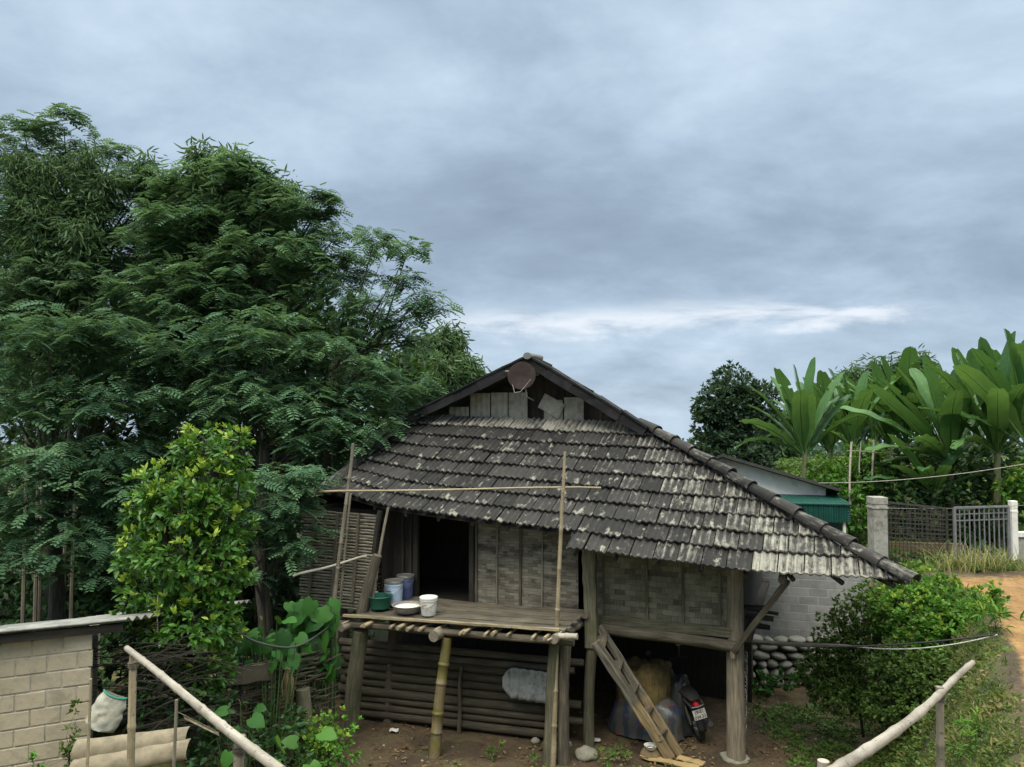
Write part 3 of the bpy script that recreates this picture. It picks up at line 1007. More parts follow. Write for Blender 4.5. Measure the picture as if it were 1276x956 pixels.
# cloud brightness by height over the horizon: paler low band, dark belt, pale overhead
hb = T.n('ShaderNodeValToRGB', {'Fac': z})
e = hb.color_ramp.elements
for pz, v in ((0.0, .56), (0.06, .54), (0.10, .52), (0.15, .41), (0.24, .40), (0.32, .49), (0.42, .60), (1.0, .72)):
    q = e.new(pz) if pz not in (0.0, 1.0) else (e[0] if pz == 0 else e[-1])
    q.color = (v, v, v, 1)
val = T.math('ADD', T.math('MULTIPLY_ADD', nn, 1.5, -.72), hb.outputs[0])
cc = T.ramp(val, [(.20, (2.2, 2.83, 3.68)), (.38, (2.82, 3.62, 4.65)), (.54, (3.78, 4.83, 5.95)), (.70, (5.0, 6.15, 7.3)), (.94, (7.3, 8.0, 8.8))])
# bright break low over the roof
az = T.math('ARCTAN2', sep.outputs[0], sep.outputs[1])
wob = T.math('ADD', T.math('MULTIPLY_ADD', n3, .07, -.035), T.math('MULTIPLY_ADD', n2, .05, -.025))
el = T.math('ADD', sep.outputs[2], wob)
band = T.math('MULTIPLY', T.ms(el, .094, .114), T.math('SUBTRACT', 1.0, T.ms(el, .120, .158)))
azm = T.math('MULTIPLY', T.ms(az, -.16, .02), T.math('SUBTRACT', 1.0, T.ms(az, .42, .56)))
br = T.math('MULTIPLY', T.math('MULTIPLY', band, azm), T.ms(T.math('ADD', T.math('MULTIPLY', T.noise(T.map(g, (5, 5, 26)), 1.0, 6, .6, .4), .7), T.math('MULTIPLY', n2, .3)), .40, .60))
cc = T.mix(T.math('MULTIPLY', br, .85), cc, (7.6, 8.0, 8.6))
# overcast dome is brightest overhead
zk = T.ms(z, .49, .86)
zr, zg, zb2 = [T.math('MULTIPLY_ADD', zk, q_, 1.0) for q_ in (4.9, 4.1, 2.9)]
cc = T.mix(1.0, cc, T.n('ShaderNodeCombineColor', {0: zr, 1: zg, 2: zb2}).outputs[0], 'MULTIPLY')
fin = T.mix(0.93, sky.outputs[0], cc)
bg = T.n('ShaderNodeBackground', {'Color': fin, 'Strength': 0.1})
out = T.n('ShaderNodeOutputWorld', {0: bg.outputs[0]})
w.cycles.sampling_method = 'MANUAL'; w.cycles.sample_map_resolution = 512

sl = bpy.data.lights.new('sun', 'SUN'); sl.energy = 1.5; sl.angle = R(25); sl.color = (1.0, 0.92, 0.80)
so = bpy.data.objects.new('sun', sl); COL.objects.link(so)
sd = Vector((math.sin(SUN_AZ) * math.cos(SUN_EL), math.cos(SUN_AZ) * math.cos(SUN_EL), math.sin(SUN_EL)))
so.rotation_euler = (-sd).to_track_quat('-Z', 'Y').to_euler()
scene.view_settings.view_transform = 'Standard'
scene.view_settings.look = 'None'
scene.view_settings.exposure = 0.32
scene.view_settings.gamma = 1.0
scene.cycles.max_bounces = 6; scene.cycles.diffuse_bounces = 3; scene.cycles.glossy_bounces = 2
scene.cycles.transmission_bounces = 4; scene.cycles.transparent_max_bounces = 6
scene.cycles.use_denoising = True

# ------------------------------------------------------------------ things on and round the house
def hthing(name, label, cat, p, rz=0, group=None):
    """a thing placed by house-frame coordinates"""
    return thing(name, label, cat, HW(p), (0, 0, -HA + rz), group)

def single(o, label, cat, group=None): return tag(o, label, cat, group)

M_RUST = plain('rusty_brown_metal', (0.055, 0.032, 0.028), 0.7, 0.35, 9, dirt=(0.045, 0.04, 0.04))
M_RUSTG = plain('dull_grey_metal', (0.20, 0.19, 0.18), 0.5, 0.25, 12, Metallic=0.5)
M_WHITEP = plain('white_plastic', (0.74, 0.73, 0.69), 0.42, 0.06, 14, dirt=(0.50, 0.46, 0.38))
M_BLUEW = plain('pale_blue_plastic', (0.45, 0.55, 0.72), 0.4, 0.08, 12, dirt=(0.30, 0.36, 0.46))
M_BLUE = plain('blue_print', (0.03, 0.05, 0.22), 0.4, 0.1)
M_RED = plain('red_print', (0.42, 0.05, 0.05), 0.4, 0.15)
M_GREENP = plain('green_plastic', (0.01, 0.10, 0.065), 0.4, 0.15)
M_ALU = plain('worn_aluminium', (0.30, 0.27, 0.25), 0.45, 0.2, 16, Metallic=0.4)
M_BLACK = plain('black_rubber', (0.018, 0.018, 0.018), 0.55, 0.2, 10)
M_CHROME = plain('dull_chrome', (0.35, 0.35, 0.36), 0.28, 0.1, Metallic=0.9)

# satellite dish
p = PV(650, 468, VG - .16)
dish = hthing('satellite_dish', 'small round rusty satellite dish hanging under the roof gable peak', 'satellite dish', p)
Md = Matrix.Rotation(R(80), 3, 'X') @ Matrix.Rotation(R(10), 3, 'Y')
mb = MB()
prof = [(0.001, -.045)] + [(.27 * i / 9, -.045 + .045 * (i / 9) ** 2) for i in range(1, 10)] + [(.278, .004), (.27, .008)]
mb.lathe(prof[:-1], n=40, M=Md)
mb.lathe([(.278, .004), (.278, -.008), (.20, -.03), (.05, -.055)], n=40, M=Md)
mb.build('reflector', M_RUST, dish, ang=50)
mb = MB()
a, b, c = Vector((-.20, -.03, -.10)), Vector((-.10, -.12, -.34)), Vector((.20, -.03, -.08))
mb.tube([a, b], .008, 6); mb.tube([b, Vector((.02, -.1, -.32)), c], .008, 6)
mb.build('feed_strut', M_RUSTG, dish)
mb = MB(); mb.tube([Vector((.08, .0, -.24)), Vector((.10, .03, -.42)), Vector((.15, .25, -.48))], .016, 8)
mb.build('mast', M_RUSTG, dish)
mb = MB(); mb.tube([Vector((-.24, .0, .08)), Vector((-.36, .05, .09))], .022, 8)
mb.build('bracket', M_RUSTG, dish)

# buckets and bowls on the deck
def on_deck(px, py):
    o = HMI @ CAM; d = HMI.to_3x3() @ ray(px, py)
    t = ((_zl * .62 + _zr * .38) + .006 - o.z) / d.z
    return o + d * t

def bucket(name, label, p, r, h, body, lid, mark=None, rz=0, handle=True):
    t = hthing(name, label, 'bucket', p, rz)
    m2 = MB()
    m2.lathe([(r * .84, 0), (r * .86, .004), (r * .97, h * .80), (r * 1.04, h * .805), (r * 1.04, h * .83), (r * .99, h * .84), (r, h * .93)], n=36)
    m2.build('body', body, t, ang=35)
    m2 = MB(); m2.lathe([(r * 1.07, h * .90), (r * 1.08, h * .98), (r * 1.05, h), (r * .95, h * .99), (r * .9, h * .975), (.001, h * .975)], n=36)
    m2.build('lid', lid, t, ang=35)
    if handle:
        m2 = MB(); pts = [(math.cos(a) * r * 1.06, -abs(math.sin(a)) * r * .55 - .0, h * .82 - math.sin(a) * h * .38) for a in np.linspace(0, PI, 14)]
        pts = [(x, -math.sqrt(max(0, (r * 1.04) ** 2 - x * x)) * .98 - .006, zz) for x, y, zz in pts]
        m2.tube(pts, .004, 6); m2.build('handle', M_RUSTG, t)
    if mark:
        for (a0, a1, z0, z1, mm, sk) in mark:
            m2 = MB(); n = 8; g2 = []
            for j in (0, 1):
                zz = (z0, z1)[j]
                row = []
                for i in range(n + 1):
                    a = R(a0 + (a1 - a0) * i / n)
                    rr = r * (.84 + .13 * (zz + sk * i / n) / (.80)) * 1.02 + .002
                    row.append(m2.addv((rr * math.sin(a), -rr * math.cos(a), h * (zz + sk * i / n))))
                g2.append(row)
            for i in range(n): m2.face((g2[0][i], g2[0][i + 1], g2[1][i + 1], g2[1][i]))
            m2.build('print_mark', mm, t)
    return t

bucket('bucket', 'white lidded plastic bucket with small red print near the deck front edge', on_deck(534, 766), .138, .29, M_WHITEP, M_WHITEP,
       [(-28, 12, .50, .535, M_RED, .12), (-34, -6, .44, .46, M_RED, .03)])
bucket('bucket', 'pale blue and white lidded bucket standing behind the metal bowl on the deck', on_deck(491, 752), .160, .40, M_BLUEW, M_RUSTG,
       [(-40, 10, .56, .60, M_BLUE, 0)])
q = on_deck(501, 747)
bucket('bucket', 'darker blue lidded bucket half hidden behind the pale bucket on the deck', q + Vector((.03, .06, 0)), .150, .42, plain('dusty_blue_plastic', (.10, .13, .28), .45, .15), M_RUSTG)
t = hthing('basin', 'dark green plastic basin beside the corner post on the deck', 'basin', on_deck(474, 757))
mb = MB(); mb.lathe([(.001, .01), (.15, .01), (.19, .20), (.205, .205), (.21, .195), (.198, .185), (.16, .0), (.001, 0)], n=36)
mb.build('body', M_GREENP, t)
t = hthing('bowl', 'wide dented metal bowl of pale contents lying on the deck boards', 'bowl', on_deck(508, 762))
mb = MB(); mb.lathe([(.001, 0), (.19, 0), (.235, .06), (.245, .105), (.262, .11), (.262, .116), (.24, .114), (.228, .07)], n=40)
mb.build('body', M_ALU, t)
mb = MB(); mb.lathe([(.001, .095), (.10, .10), (.20, .088), (.236, .07)], n=36)
mb.build('contents', M_WHITEP, t)

# bamboo drying frame in front of the house
def stick(name, label, cat, p0, p1, r0, r1, mat, nodes=0, bow=.02, group=None, n=10, rings=14, jit=.08):
    m2 = MB(); p0, p1 = Vector(p0), Vector(p1)
    m2.pole(Vector((0, 0, 0)), p1 - p0, r0, r1, n, rings, bow, jit, nodes)
    o = m2.build(name, mat, ang=60); o.location = p0
    return tag(o, label, cat, group)

Yp = HW((0, 0, 0)).y
a = atz(404, 893, .2); b = at(440, 553, a.y + .02)
stick('bamboo_pole', 'tall leaning bamboo pole standing by the left deck corner', 'pole', a - Vector((0, 0, .3)), b, .043, .026, M_BAMG, 9, .05)
a2 = atz(689, 950, 0.0); a2 = at(689, 950, a2.y - .12); b2 = at(704, 563, a2.y + .05)
stick('bamboo_pole', 'tall upright bamboo pole beside the split posts, rising over the eave', 'pole', a2 - Vector((0, 0, .1)), b2, .045, .022, M_BAM, 8, .02)
c0 = at(397, 613, b.y - .12); c1 = at(749, 608, a2.y - .10)
stick('bamboo_crossbar', 'long thin horizontal bamboo tied across the roof front between two poles', 'pole', c0, c1, .020, .014, M_BAM, 9, .03)
stick('bamboo_pole', 'shorter grey pole leaning against the left tall pole', 'pole', at(414, 890, a.y + .25), at(437, 615, a.y + .3), .028, .02, M_BAMG, 6, .04)
stick('stripped_branch', 'pale bare branch tied slanting across the left tall pole', 'branch', at(365, 718, a.y - .1), at(457, 693, a.y + .45), .024, .018, M_STICK, 0, .03)
# cord lashings on the right pole
mb = MB()
o = at(702, 612, a2.y - .05)
for i in range(5):
    pts = [(math.cos(q) * .035, math.sin(q) * .035, .012 * i - .02 + .01 * math.sin(q * 2 + i)) for q in np.linspace(0, 2 * PI, 12)]
    mb.tube(pts, .004, 5)
for dx in (-.05, -.02, .03):
    mb.tube([(dx * .3, -.03, 0), (dx, -.05, -.18), (dx * 1.2, -.045, -.33 + dx)], .003, 5)
o2 = mb.build('binding_cord', M_BAM); o2.location = o
tag(o2, 'frayed binding cord knotted where crossbar meets the right tall pole', 'cord')

# black water hose drooping from the deck
pts = [at(283, 776, 10.35), at(310, 796, 10.4), at(345, 806, 10.45), at(372, 805, 10.55), at(398, 790, 10.9), at(425, 770, a.y - .25), at(450, 759, a.y + .55), at(476, 757, a.y + .8)]
mb = MB()
cv2 = []
for i in range(len(pts) - 1):
    for k in range(4):
        t_ = k / 4; p0, p1 = pts[max(i - 1, 0)], pts[i]; p2, p3 = pts[i + 1], pts[min(i + 2, len(pts) - 1)]
        cv2.append(0.5 * ((2 * p1) + (p2 - p0) * t_ + (2 * p0 - 5 * p1 + 4 * p2 - p3) * t_ ** 2 + (3 * p1 - p0 - 3 * p2 + p3) * t_ ** 3))
cv2.append(pts[-1])
mb.tube([q - pts[0] for q in cv2], .014, 8)
hose = mb.build('water_hose', M_BLACK); hose.location = pts[0]
tag(hose, 'black water hose sagging from the deck over broad leaves', 'hose')

# ladder at the right end of the deck
fb = atz(836, 946, .03); ft = at(744, 772, 11.95)
fb2 = at(851, 943, fb.y + .16); ft2 = at(748, 742, 12.2)
lad = thing('ladder', 'steep plank ladder with worn tan foot leaning against the deck end', 'ladder', fb)
fo = fb
def L(p): return Vector(p) - fo
dl = (ft - fb); 
top_f = at(742, 800, ft.y); 
mid_f = fb + (top_f - fb) * .36
up = (fb - top_f).cross(Vector((.13, .99, -.3))).normalized()
def stringer(p0, p1, w_, h_, seg):
    m2 = MB(); m2.beam(p0, p1, w_, h_, up=up, seg=seg, jit=.007)
    ln = (p1 - p0).length_squared
    m2.at['wear'] = [max(0, min(1, ((Vector(q) - p0).dot(p1 - p0) / ln - .42) / .25)) for q in m2.v]
    return m2.build('stringer', M_WORN, lad, bevel=.012)
stringer(L(top_f), L(fb), .08, .165, 14)
top_b = at(746, 780, 12.35); bot_b = at(848, 941, 12.02)
stringer(L(top_b), L(bot_b), .06, .13, 12)
for f in (.06, .26, .45, .63, .80):
    p0 = top_f + (fb - top_f) * f; p1 = top_b + (bot_b - top_b) * f
    p1 = Vector((p1.x, p1.y, p0.z + (p1.z - p0.z) * .75))
    mb = MB(); mb.beam(L(p0), L(p1), .15, .035, seg=2, jit=.003); mb.build('tread', M_GREY, lad, bevel=.005)
mb = MB(); q = fb + (top_f - fb) * .155 + Vector((0, -.085, .03))
mb.tube([L(q) + Vector((-.05, 0, -.012)), L(q) + Vector((0, -.012, -.018)), L(q) + Vector((.05, 0, .012))], [.004, .012, .004], 6)
mb.build('knot_crack', M_DARKW, lad)

# planks at the ladder foot
for (pts, nm) in (([(800, 941), (836, 953), (870, 958), (866, 950)], 'long split tan plank lying flat in front of the ladder foot'), ([(845, 944), (886, 950), (878, 953), (848, 955)], 'short splintered tan plank lying right of the ladder foot')):
    base = atz(pts[0][0], pts[0][1], .03)
    mb = MB(); mb.smooth = False
    e0 = atz(pts[0][0], pts[0][1], .04); e1 = atz(pts[2][0], pts[2][1], .04)
    mb.beam(e0 - base, e1 - base, .16, .03, seg=6, jit=.012)
    o = mb.build('plank', M_TAN, bevel=.004); o.location = base
    tag(o, nm, 'plank')

# stones and litter
M_STONE = plain('river_stone', (0.24, 0.225, 0.18), 0.85, 0.3, 5, dirt=(0.10, 0.11, 0.06))
def rock(label, px, py, w_, h_, seed, mat=None, dep=None, name='rock', grp=None):
    c = atz(px, py, .0)
    m2 = MB(); n1_, n2_ = 18, 12
    g2 = []
    for j in range(n2_ + 1):
        th = PI * j / n2_
        row = []
        for i in range(n1_):
            ph = 2 * PI * i / n1_
            d_ = Vector((math.sin(th) * math.cos(ph), math.sin(th) * math.sin(ph), math.cos(th)))
            s_ = 1 + .22 * mnoise.noise(d_ * 1.6 + Vector((seed, 0, 0))) + .08 * mnoise.noise(d_ * 4 + Vector((seed, 0, 0)))
            row.append(m2.addv((d_.x * s_ * w_ / 2, d_.y * s_ * (dep or w_ * .8) / 2, d_.z * s_ * h_ / 2 + h_ * .32)))
        g2.append(row)
    for j in range(n2_):
        for i in range(n1_):
            m2.face((g2[j][i], g2[j + 1][i], g2[j + 1][(i + 1) % n1_], g2[j][(i + 1) % n1_]))
    o_ = m2.build(name, mat or M_STONE, ang=80); o_.location = c
    return tag(o_, label, 'stone', grp)
rock('flat pale boulder lying in front of the thin mossy post', 730, 946, .36, .22, 1.0)
rock('brown round stone under the ladder holding a white dish', 812, 945, .32, .24, 2.0, plain('brown_stone', (.20, .15, .085), .9, .3, 6))
rock('low foot stone under the big right house post', 916, 947, .46, .10, 3.0, None, .4)
rock('small stone on the bare yard before the log pen', 667, 926, .14, .10, 4.0)
rock('small grey stone beside the split posts', 707, 930, .16, .10, 6.0)
c = atz(811, 933, .17)
t = thing('dish', 'white dish lying on the brown stone under the ladder', 'dish', c)
mb = MB(); mb.lathe([(.001, 0), (.07, 0), (.10, .05), (.105, .055), (.095, .05), (.065, .012), (.001, .012)], n=28); mb.build('body', M_WHITEP, t)
for px, py, lb, sc in ((742, 924, 'crumpled white scrap on the ground beside the thin post', .10), (491, 912, 'white crumpled litter on dark earth left of the bamboo prop', .09)):
    c = atz(px, py, .02)
    mb = MB(); g2 = [[mb.addv(((i - 2) * sc * .4, (j - 2) * sc * .35, .03 + .05 * mnoise.noise((i * 1.3, j * 1.7, px)))) for i in range(5)] for j in range(5)]
    for j in range(4):
        for i in range(4): mb.face((g2[j][i], g2[j][i + 1], g2[j + 1][i + 1], g2[j + 1][i]))
    o = mb.build('litter', M_WHITEP); o.location = c
    sm = o.modifiers.new('solid', 'SOLIDIFY'); sm.thickness = .004
    tag(o, lb, 'litter')

# log pen under the deck
pe0 = hp(455, 897, 0.0); pe1 = hp(683, 924, 0.0)
pen = hthing('log_pen', 'pen wall of stacked horizontal logs under the deck', 'log pen', (pe0.x, pe0.y, 0))
dpen = Vector((pe1.x - pe0.x, pe1.y - pe0.y, 0)); Lp = dpen.length; dpn = dpen.normalized()
zz = .04
for i in range(10):
    r = random.uniform(.062, .085)
    x0 = -.45 + random.uniform(-.05, .1); x1 = Lp + .38 + random.uniform(-.14, .22) + (.25 if i == 9 else 0)
    m2 = MB(); zz += r
    m2.pole(dpn * x0 + Vector((0, random.uniform(-.02, .02), zz + random.uniform(-.01, .01))), dpn * x1 + Vector((0, random.uniform(-.02, .02), zz + random.uniform(-.02, .01))), r, r * .86, 10, 12, random.uniform(-.02, .02), .10)
    zz += r * .80
    m2.build('log', M_LOG if i < 8 else M_GREY, pen, ang=60)
for px in (580, 700):
    q = hp(px, 908, 0.0)
    rel = Vector((q.x - pe0.x, 0, 0))
    b0 = dpn * (rel.x) + Vector((0, -.11, -.05))
    m2 = MB(); m2.pole(b0, b0 + Vector((.05, 0, 1.15)), .035, .03, 8, 8, .03, .2); m2.build('stake', M_GREY, pen)
# corrugated plastic panel hung on the logs
t0_ = Vector((pe0.x, pe0.y, 0)) + dpn * (Lp * .80)
q0 = PV(628, 868, (pe0.y + pe1.y) / 2 - .1); q1 = PV(684, 837, (pe0.y + pe1.y) / 2 - .1)
panelo = hthing('sheet_panel', 'greyish ribbed plastic sheet hung on the upper logs of the pen', 'plastic sheet', (q0.x, q0.y - .02, q0.z))
mb = MB(); w_, h_ = q1.x - q0.x, q1.z - q0.z
nx2, nz2 = 40, 8
def rr(x, zq):                                               # rounded corners
    f = x / (h_ * .38)
    s_ = math.sqrt(max(0.0, 1 - (1 - min(f, 1)) ** 2)) if f < 1 else 1
    return h_ / 2 + (zq - h_ / 2) * max(s_, .35)
g2 = [[mb.addv((w_ * i / nx2, .035 * abs(math.sin(i * .42)) - .04 + .01 * mnoise.noise((i * .2, j * .3, 1)), rr(w_ * i / nx2, h_ * j / nz2))) for i in range(nx2 + 1)] for j in range(nz2 + 1)]
for j in range(nz2):
    for i in range(nx2): mb.face((g2[j][i], g2[j][i + 1], g2[j + 1][i + 1], g2[j + 1][i]))
o = mb.build('sheet', plain('dusty_plastic_sheet', (.30, .31, .32), .55, .25, 9, dirt=(.10, .10, .10)), panelo)
sm = o.modifiers.new('solid', 'SOLIDIFY'); sm.thickness = .006

# covered pile of sacks
c = atz(803, 919, .0)
pile = thing('covered_pile', 'bulky pile under a mustard cloth and printed plastic sheet below the house', 'covered pile', c, (0, 0, -HA))
def blob(mb, c, rx, ry, rz, seed, z0=0, amp=.12, pw=2.6, folds=0):
    n1_, n2_ = 44, 22
    g2 = []
    for j in range(n2_ + 1):
        th = PI / 2 * j / n2_
        row = []
        for i in range(n1_):
            ph = 2 * PI * i / n1_
            cs, sn = math.cos(ph), math.sin(ph)
            e_ = 2 / pw
            x = math.copysign(abs(cs) ** e_, cs) * math.sin(th) ** .55
            y = math.copysign(abs(sn) ** e_, sn) * math.sin(th) ** .55
            z_ = max(0.0, math.cos(th)) ** .8
            s_ = 1 + amp * mnoise.noise((x * 1.5 + seed, y * 1.5, z_ * 1.6)) + .05 * mnoise.noise((x * 5 + seed, y * 5, z_ * 4)) + folds * (1 - z_) * math.sin(ph * 17 + 3 * mnoise.noise((x, y, seed)))
            row.append(mb.addv(Vector(c) + Vector((x * rx * s_, y * ry * s_, z0 + z_ * rz * s_)), pan=z_))
        g2.append(row)
    for j in range(n2_):
        for i in range(n1_):
            q = (g2[j][i], g2[j + 1][i], g2[j + 1][(i + 1) % n1_], g2[j][(i + 1) % n1_])
            mb.face(q, [((i + (k in (2, 3))) / n1_ * 4, (j + (k in (1, 2))) / n2_ * 1.4) for k in range(4)])
def cloth_mat():
    t = NT('mustard_cloth'); p_ = t.obj()
    n_ = t.noise(p_, 3.5, 6, .65); w_ = t.n('ShaderNodeTexWave', {'Vector': p_, 'Scale': 9.0, 'Distortion': 6.0, 'Detail': 3.0}).outputs[1]
    c_ = t.ramp(n_, [(.35, (.04, .028, .010)), (.55, (.125, .088, .030)), (.7, (.19, .14, .052))])
    return t.bsdf(c_, .9, t.math('ADD', n_, t.math('MULTIPLY', w_, .25)), .5, .04)
def print_mat():
    t = NT('printed_plastic_sheet'); p_ = t.obj()
    n_ = t.noise(p_, 4.0, 6, .65, .5)
    st = t.ms(t.math('SINE', t.math('MULTIPLY_ADD', t.n('ShaderNodeSeparateXYZ', {0: p_}).outputs[0], 26.0, t.math('MULTIPLY', n_, 5.0))), -.1, .5)
    c_ = t.mix(st, (.085, .083, .075), (.042, .05, .06))
    c_ = t.mix(t.ms(t.noise(p_, 7.0, 2), .60, .63), c_, (.03, .06, .18))
    c_ = t.mix(t.ms(t.noise(t.map(p_, (1, 1, 1), (3, 1, 7)), 6.0, 2), .64, .67), c_, (.20, .04, .04))
    c_ = t.mix(t.ms(n_, .5, .7), c_, (.12, .11, .10))
    return t.bsdf(c_, .4, n_, .5, .03)
mb = MB(); blob(mb, (-.06, .35, 0), .52, .45, 1.15, 2.2, 0.0, .14, 2.2, .012); mb.build('cloth', cloth_mat(), pile, ang=70)
mb = MB(); blob(mb, (0, .32, 0), .62, .50, .62, 5.2, .03, .10, 3.2, .035); mb.build('plastic_sheet', print_mat(), pile, ang=70)
mb = MB(); blob(mb, (.52, .40, 0), .20, .28, .86, 8.2, .05, .15, 2.4, .05)
mb.build('plastic_bag', plain('blue_grey_film', (.028, .030, .033), .35, .4, 5), pile, ang=70)

# motorbike, seen from behind
bk = atz(880, 931, .0)
bike = thing('motorbike', 'small dark motorbike parked under the house, rear number plate facing out', 'motorbike', bk, (0, R(-14), R(7)))
M_PAINT = plain('dark_red_paint', (.05, .012, .014), .3, .2)
M_SEAT = plain('black_vinyl_seat', (.02, .02, .021), .5, .2)
def torus(mb, c, R0, r0, n=36, m=12, rx=1.0):
    rings = []
    for i in range(n):
        a = 2 * PI * i / n
        rings.append([mb.addv((c[0] + r0 * rx * math.sin(2 * PI * k / m), c[1] + math.cos(a) * (R0 + r0 * math.cos(2 * PI * k / m)), c[2] + math.sin(a) * (R0 + r0 * math.cos(2 * PI * k / m)))) for k in range(m)])
    for i in range(n):
        for k in range(m):
            mb.face((rings[i][k], rings[(i + 1) % n][k], rings[(i + 1) % n][(k + 1) % m], rings[i][(k + 1) % m]))
for y in (0.26, 1.46):
    mb = MB(); torus(mb, (0, y, .28), .235, .047); tyre = mb.build('wheel', M_BLACK, bike)
    mb = MB(); torus(mb, (0, y, .28), .19, .018, rx=1.5); mb.build('rim', M_CHROME, tyre)
    mb = MB(); mb.tube([(-.05, y, .28), (.05, y, .28)], .05, 14); mb.build('hub', M_RUSTG, tyre)
    mb = MB()
    for k in range(18):
        a = 2 * PI * k / 18; mb.tube([(.02 * (-1) ** k, y, .28), (0, y + math.cos(a) * .19, .28 + math.sin(a) * .19)], .0025, 4)
    mb.build('spoke', M_CHROME, tyre)
def arc_fender(y, a0, a1, r, w_):
    m2 = MB(); n = 14; g3 = []
    for i in range(n + 1):
        a = R(a0 + (a1 - a0) * i / n)
        g3.append([m2.addv((w_ * s, y + math.cos(a) * (r - abs(s) * .03), .28 + math.sin(a) * (r - abs(s) * .03))) for s in (-1, -.5, 0, .5, 1)])
    for i in range(n):
        for k in range(4): m2.face((g3[i][k], g3[i + 1][k], g3[i + 1][k + 1], g3[i][k + 1]))
    o_ = m2.build('fender', M_SEAT, bike); sm_ = o_.modifiers.new('solid', 'SOLIDIFY'); sm_.thickness = .006
arc_fender(.26, 20, 185, .325, .065); arc_fender(1.46, 10, 150, .325, .06)
mb = MB(); mb.tube([(0, -.02, .76), (0, .12, .80), (0, .45, .79), (0, .72, .72), (0, .80, .70)], [.06, .115, .12, .10, .05], 14, flat=.42, up=(0, 0, 1)); mb.build('seat', M_SEAT, bike)
mb = MB(); mb.tube([(0, -.06, .66), (0, .15, .68), (0, .6, .60), (0, .95, .50), (0, 1.15, .62), (0, 1.28, .82)], [.06, .10, .115, .10, .10, .09], 14, flat=.8); mb.build('body', M_PAINT, bike)
mb = MB(); mb.tube([(0, .55, .35), (0, .80, .30), (0, 1.0, .34)], [.10, .12, .08], 12, flat=.9); mb.build('engine', M_RUSTG, bike)
for s in (-1, 1):
    mb = MB(); mb.tube([(.085 * s, .26, .28), (.085 * s, .30, .42), (.085 * s, .34, .62)], [.02, .032, .022], 10); mb.build('shock_absorber', M_CHROME, bike)
    mb = MB(); mb.tube([(.07 * s, 1.46, .28), (.07 * s, 1.30, .80)], .024, 10); mb.build('fork', M_CHROME, bike)
    mb = MB(); mb.tube([(.02 * s, 1.24, .98), (.20 * s, 1.20, 1.03), (.34 * s, 1.10, 1.01)], .014, 8); hbm = mb.build('handlebar', M_BLACK, bike)
    mb = MB(); mb.tube([(.24 * s, 1.18, 1.03), (.28 * s, 1.18, 1.22)], .006, 6); mb.tube([(.28 * s, 1.165, 1.24), (.28 * s, 1.185, 1.24)], [.055, .055], 14, flat=.7); mb.build('mirror', M_CHROME, bike)
mb = MB(); mb.tube([(0, 1.26, .9), (0, 1.36, .92), (0, 1.38, .92)], [.10, .09, .07], 14); mb.build('headlight', M_CHROME, bike)
mb = MB(); mb.tube([(.14, -.08, .36), (.14, .20, .33), (.13, .5, .27), (.09, .8, .22)], [.045, .048, .04, .02], 12); mb.build('exhaust', M_CHROME, bike)
mb = MB(); mb.tube([(0, -.09, .69), (0, -.05, .70), (0, .02, .70)], [.03, .042, .035], 12, flat=.75); mb.build('tail_light', plain('red_lens', (.45, .015, .02), .25), bike)
mb = MB(); mb.smooth = False; mb.box((0, 0, 0), (.205, .006, .15)); plate = mb.build('number_plate', plain('dusty_white_plate', (.42, .41, .37), .5, .12, 14, dirt=(.25, .22, .17)), bike, bevel=.002)
plate.location = (0, -.10, .57); plate.rotation_euler = (R(-14), 0, 0)
for i, s in enumerate(("29-E1", "034.33")):
    cu = bpy.data.curves.new('plate_text', 'FONT'); cu.body = s; cu.size = .068; cu.align_x = 'CENTER'; cu.extrude = .001; cu.offset = .0012
    to = bpy.data.objects.new('plate_text', cu); COL.objects.link(to)
    dg = bpy.context.evaluated_depsgraph_get()
    me = bpy.data.meshes.new_from_object(to.evaluated_get(dg)); bpy.data.objects.remove(to)
    me.materials.clear(); me.materials.append(M_BLACK)
    to = bpy.data.objects.new('plate_text', me); COL.objects.link(to); to.parent = plate
    to.location = (0, -.0045, .010 if i == 0 else -.060)
    to.rotation_euler = (PI / 2, 0, 0)
mb = MB(); mb.tube([(-.08, .75, .22), (-.24, .80, .01)], .01, 6); mb.build('kickstand', M_CHROME, bike)
mb = MB(); mb.tube([(-.10, -.1, .70), (-.12, .2, .74)], .012, 8); mb.tube([(.10, -.1, .70), (.12, .2, .74)], .012, 8); mb.tube([(-.10, -.1, .70), (0, -.13, .70), (.10, -.1, .70)], .012, 8); mb.build('grab_rail', M_CHROME, bike)

# twisted wire netting hanging by the big post
p0, p1 = PV(928, 812, .06), PV(926, 930, .02)
mb = MB()
for k in range(5):
    pts = []
    for i in range(40):
        t_ = i / 39
        pts.append(Vector(((p1.x - p0.x) * t_ + .045 * math.sin(i * .9 + k * 1.3), .035 * math.cos(i * .8 + k * 2.1), (p1.z - p0.z) * t_)))
    mb.tube(pts, .006, 5)
o = mb.build('wire_netting', M_RUSTG); o.parent = None
o.location = HW(p0); o.rotation_euler = (0, 0, -HA)
tag(o, 'twisted strip of wire netting hanging beside the big right post', 'wire netting')

# dark boards stacked out past the right wall
for i, (px, py, w_) in enumerate(((956, 757, .20), (962, 770, .30), (958, 781, .26), (968, 764, .18))):
    q = PV(px, py, .25 + .25 * i)
    mb = MB(); mb.beam((-.9, 0, 0), (.02, 0, -.01), .14, .05 if i != 3 else .03, seg=4, jit=.008)
    o = mb.build('board', M_DARKW); o.location = HW(q); o.rotation_euler = (0, R(3 * i - 4), -HA + R(-4 + 3 * i))
    tag(o, ['uppermost dark board sticking out past the right house wall', 'longest dark board jutting from the right house wall', 'lowest dark board of the stack beside the brace', 'thin dark board rearmost in the stack by the brace'][i], 'board')

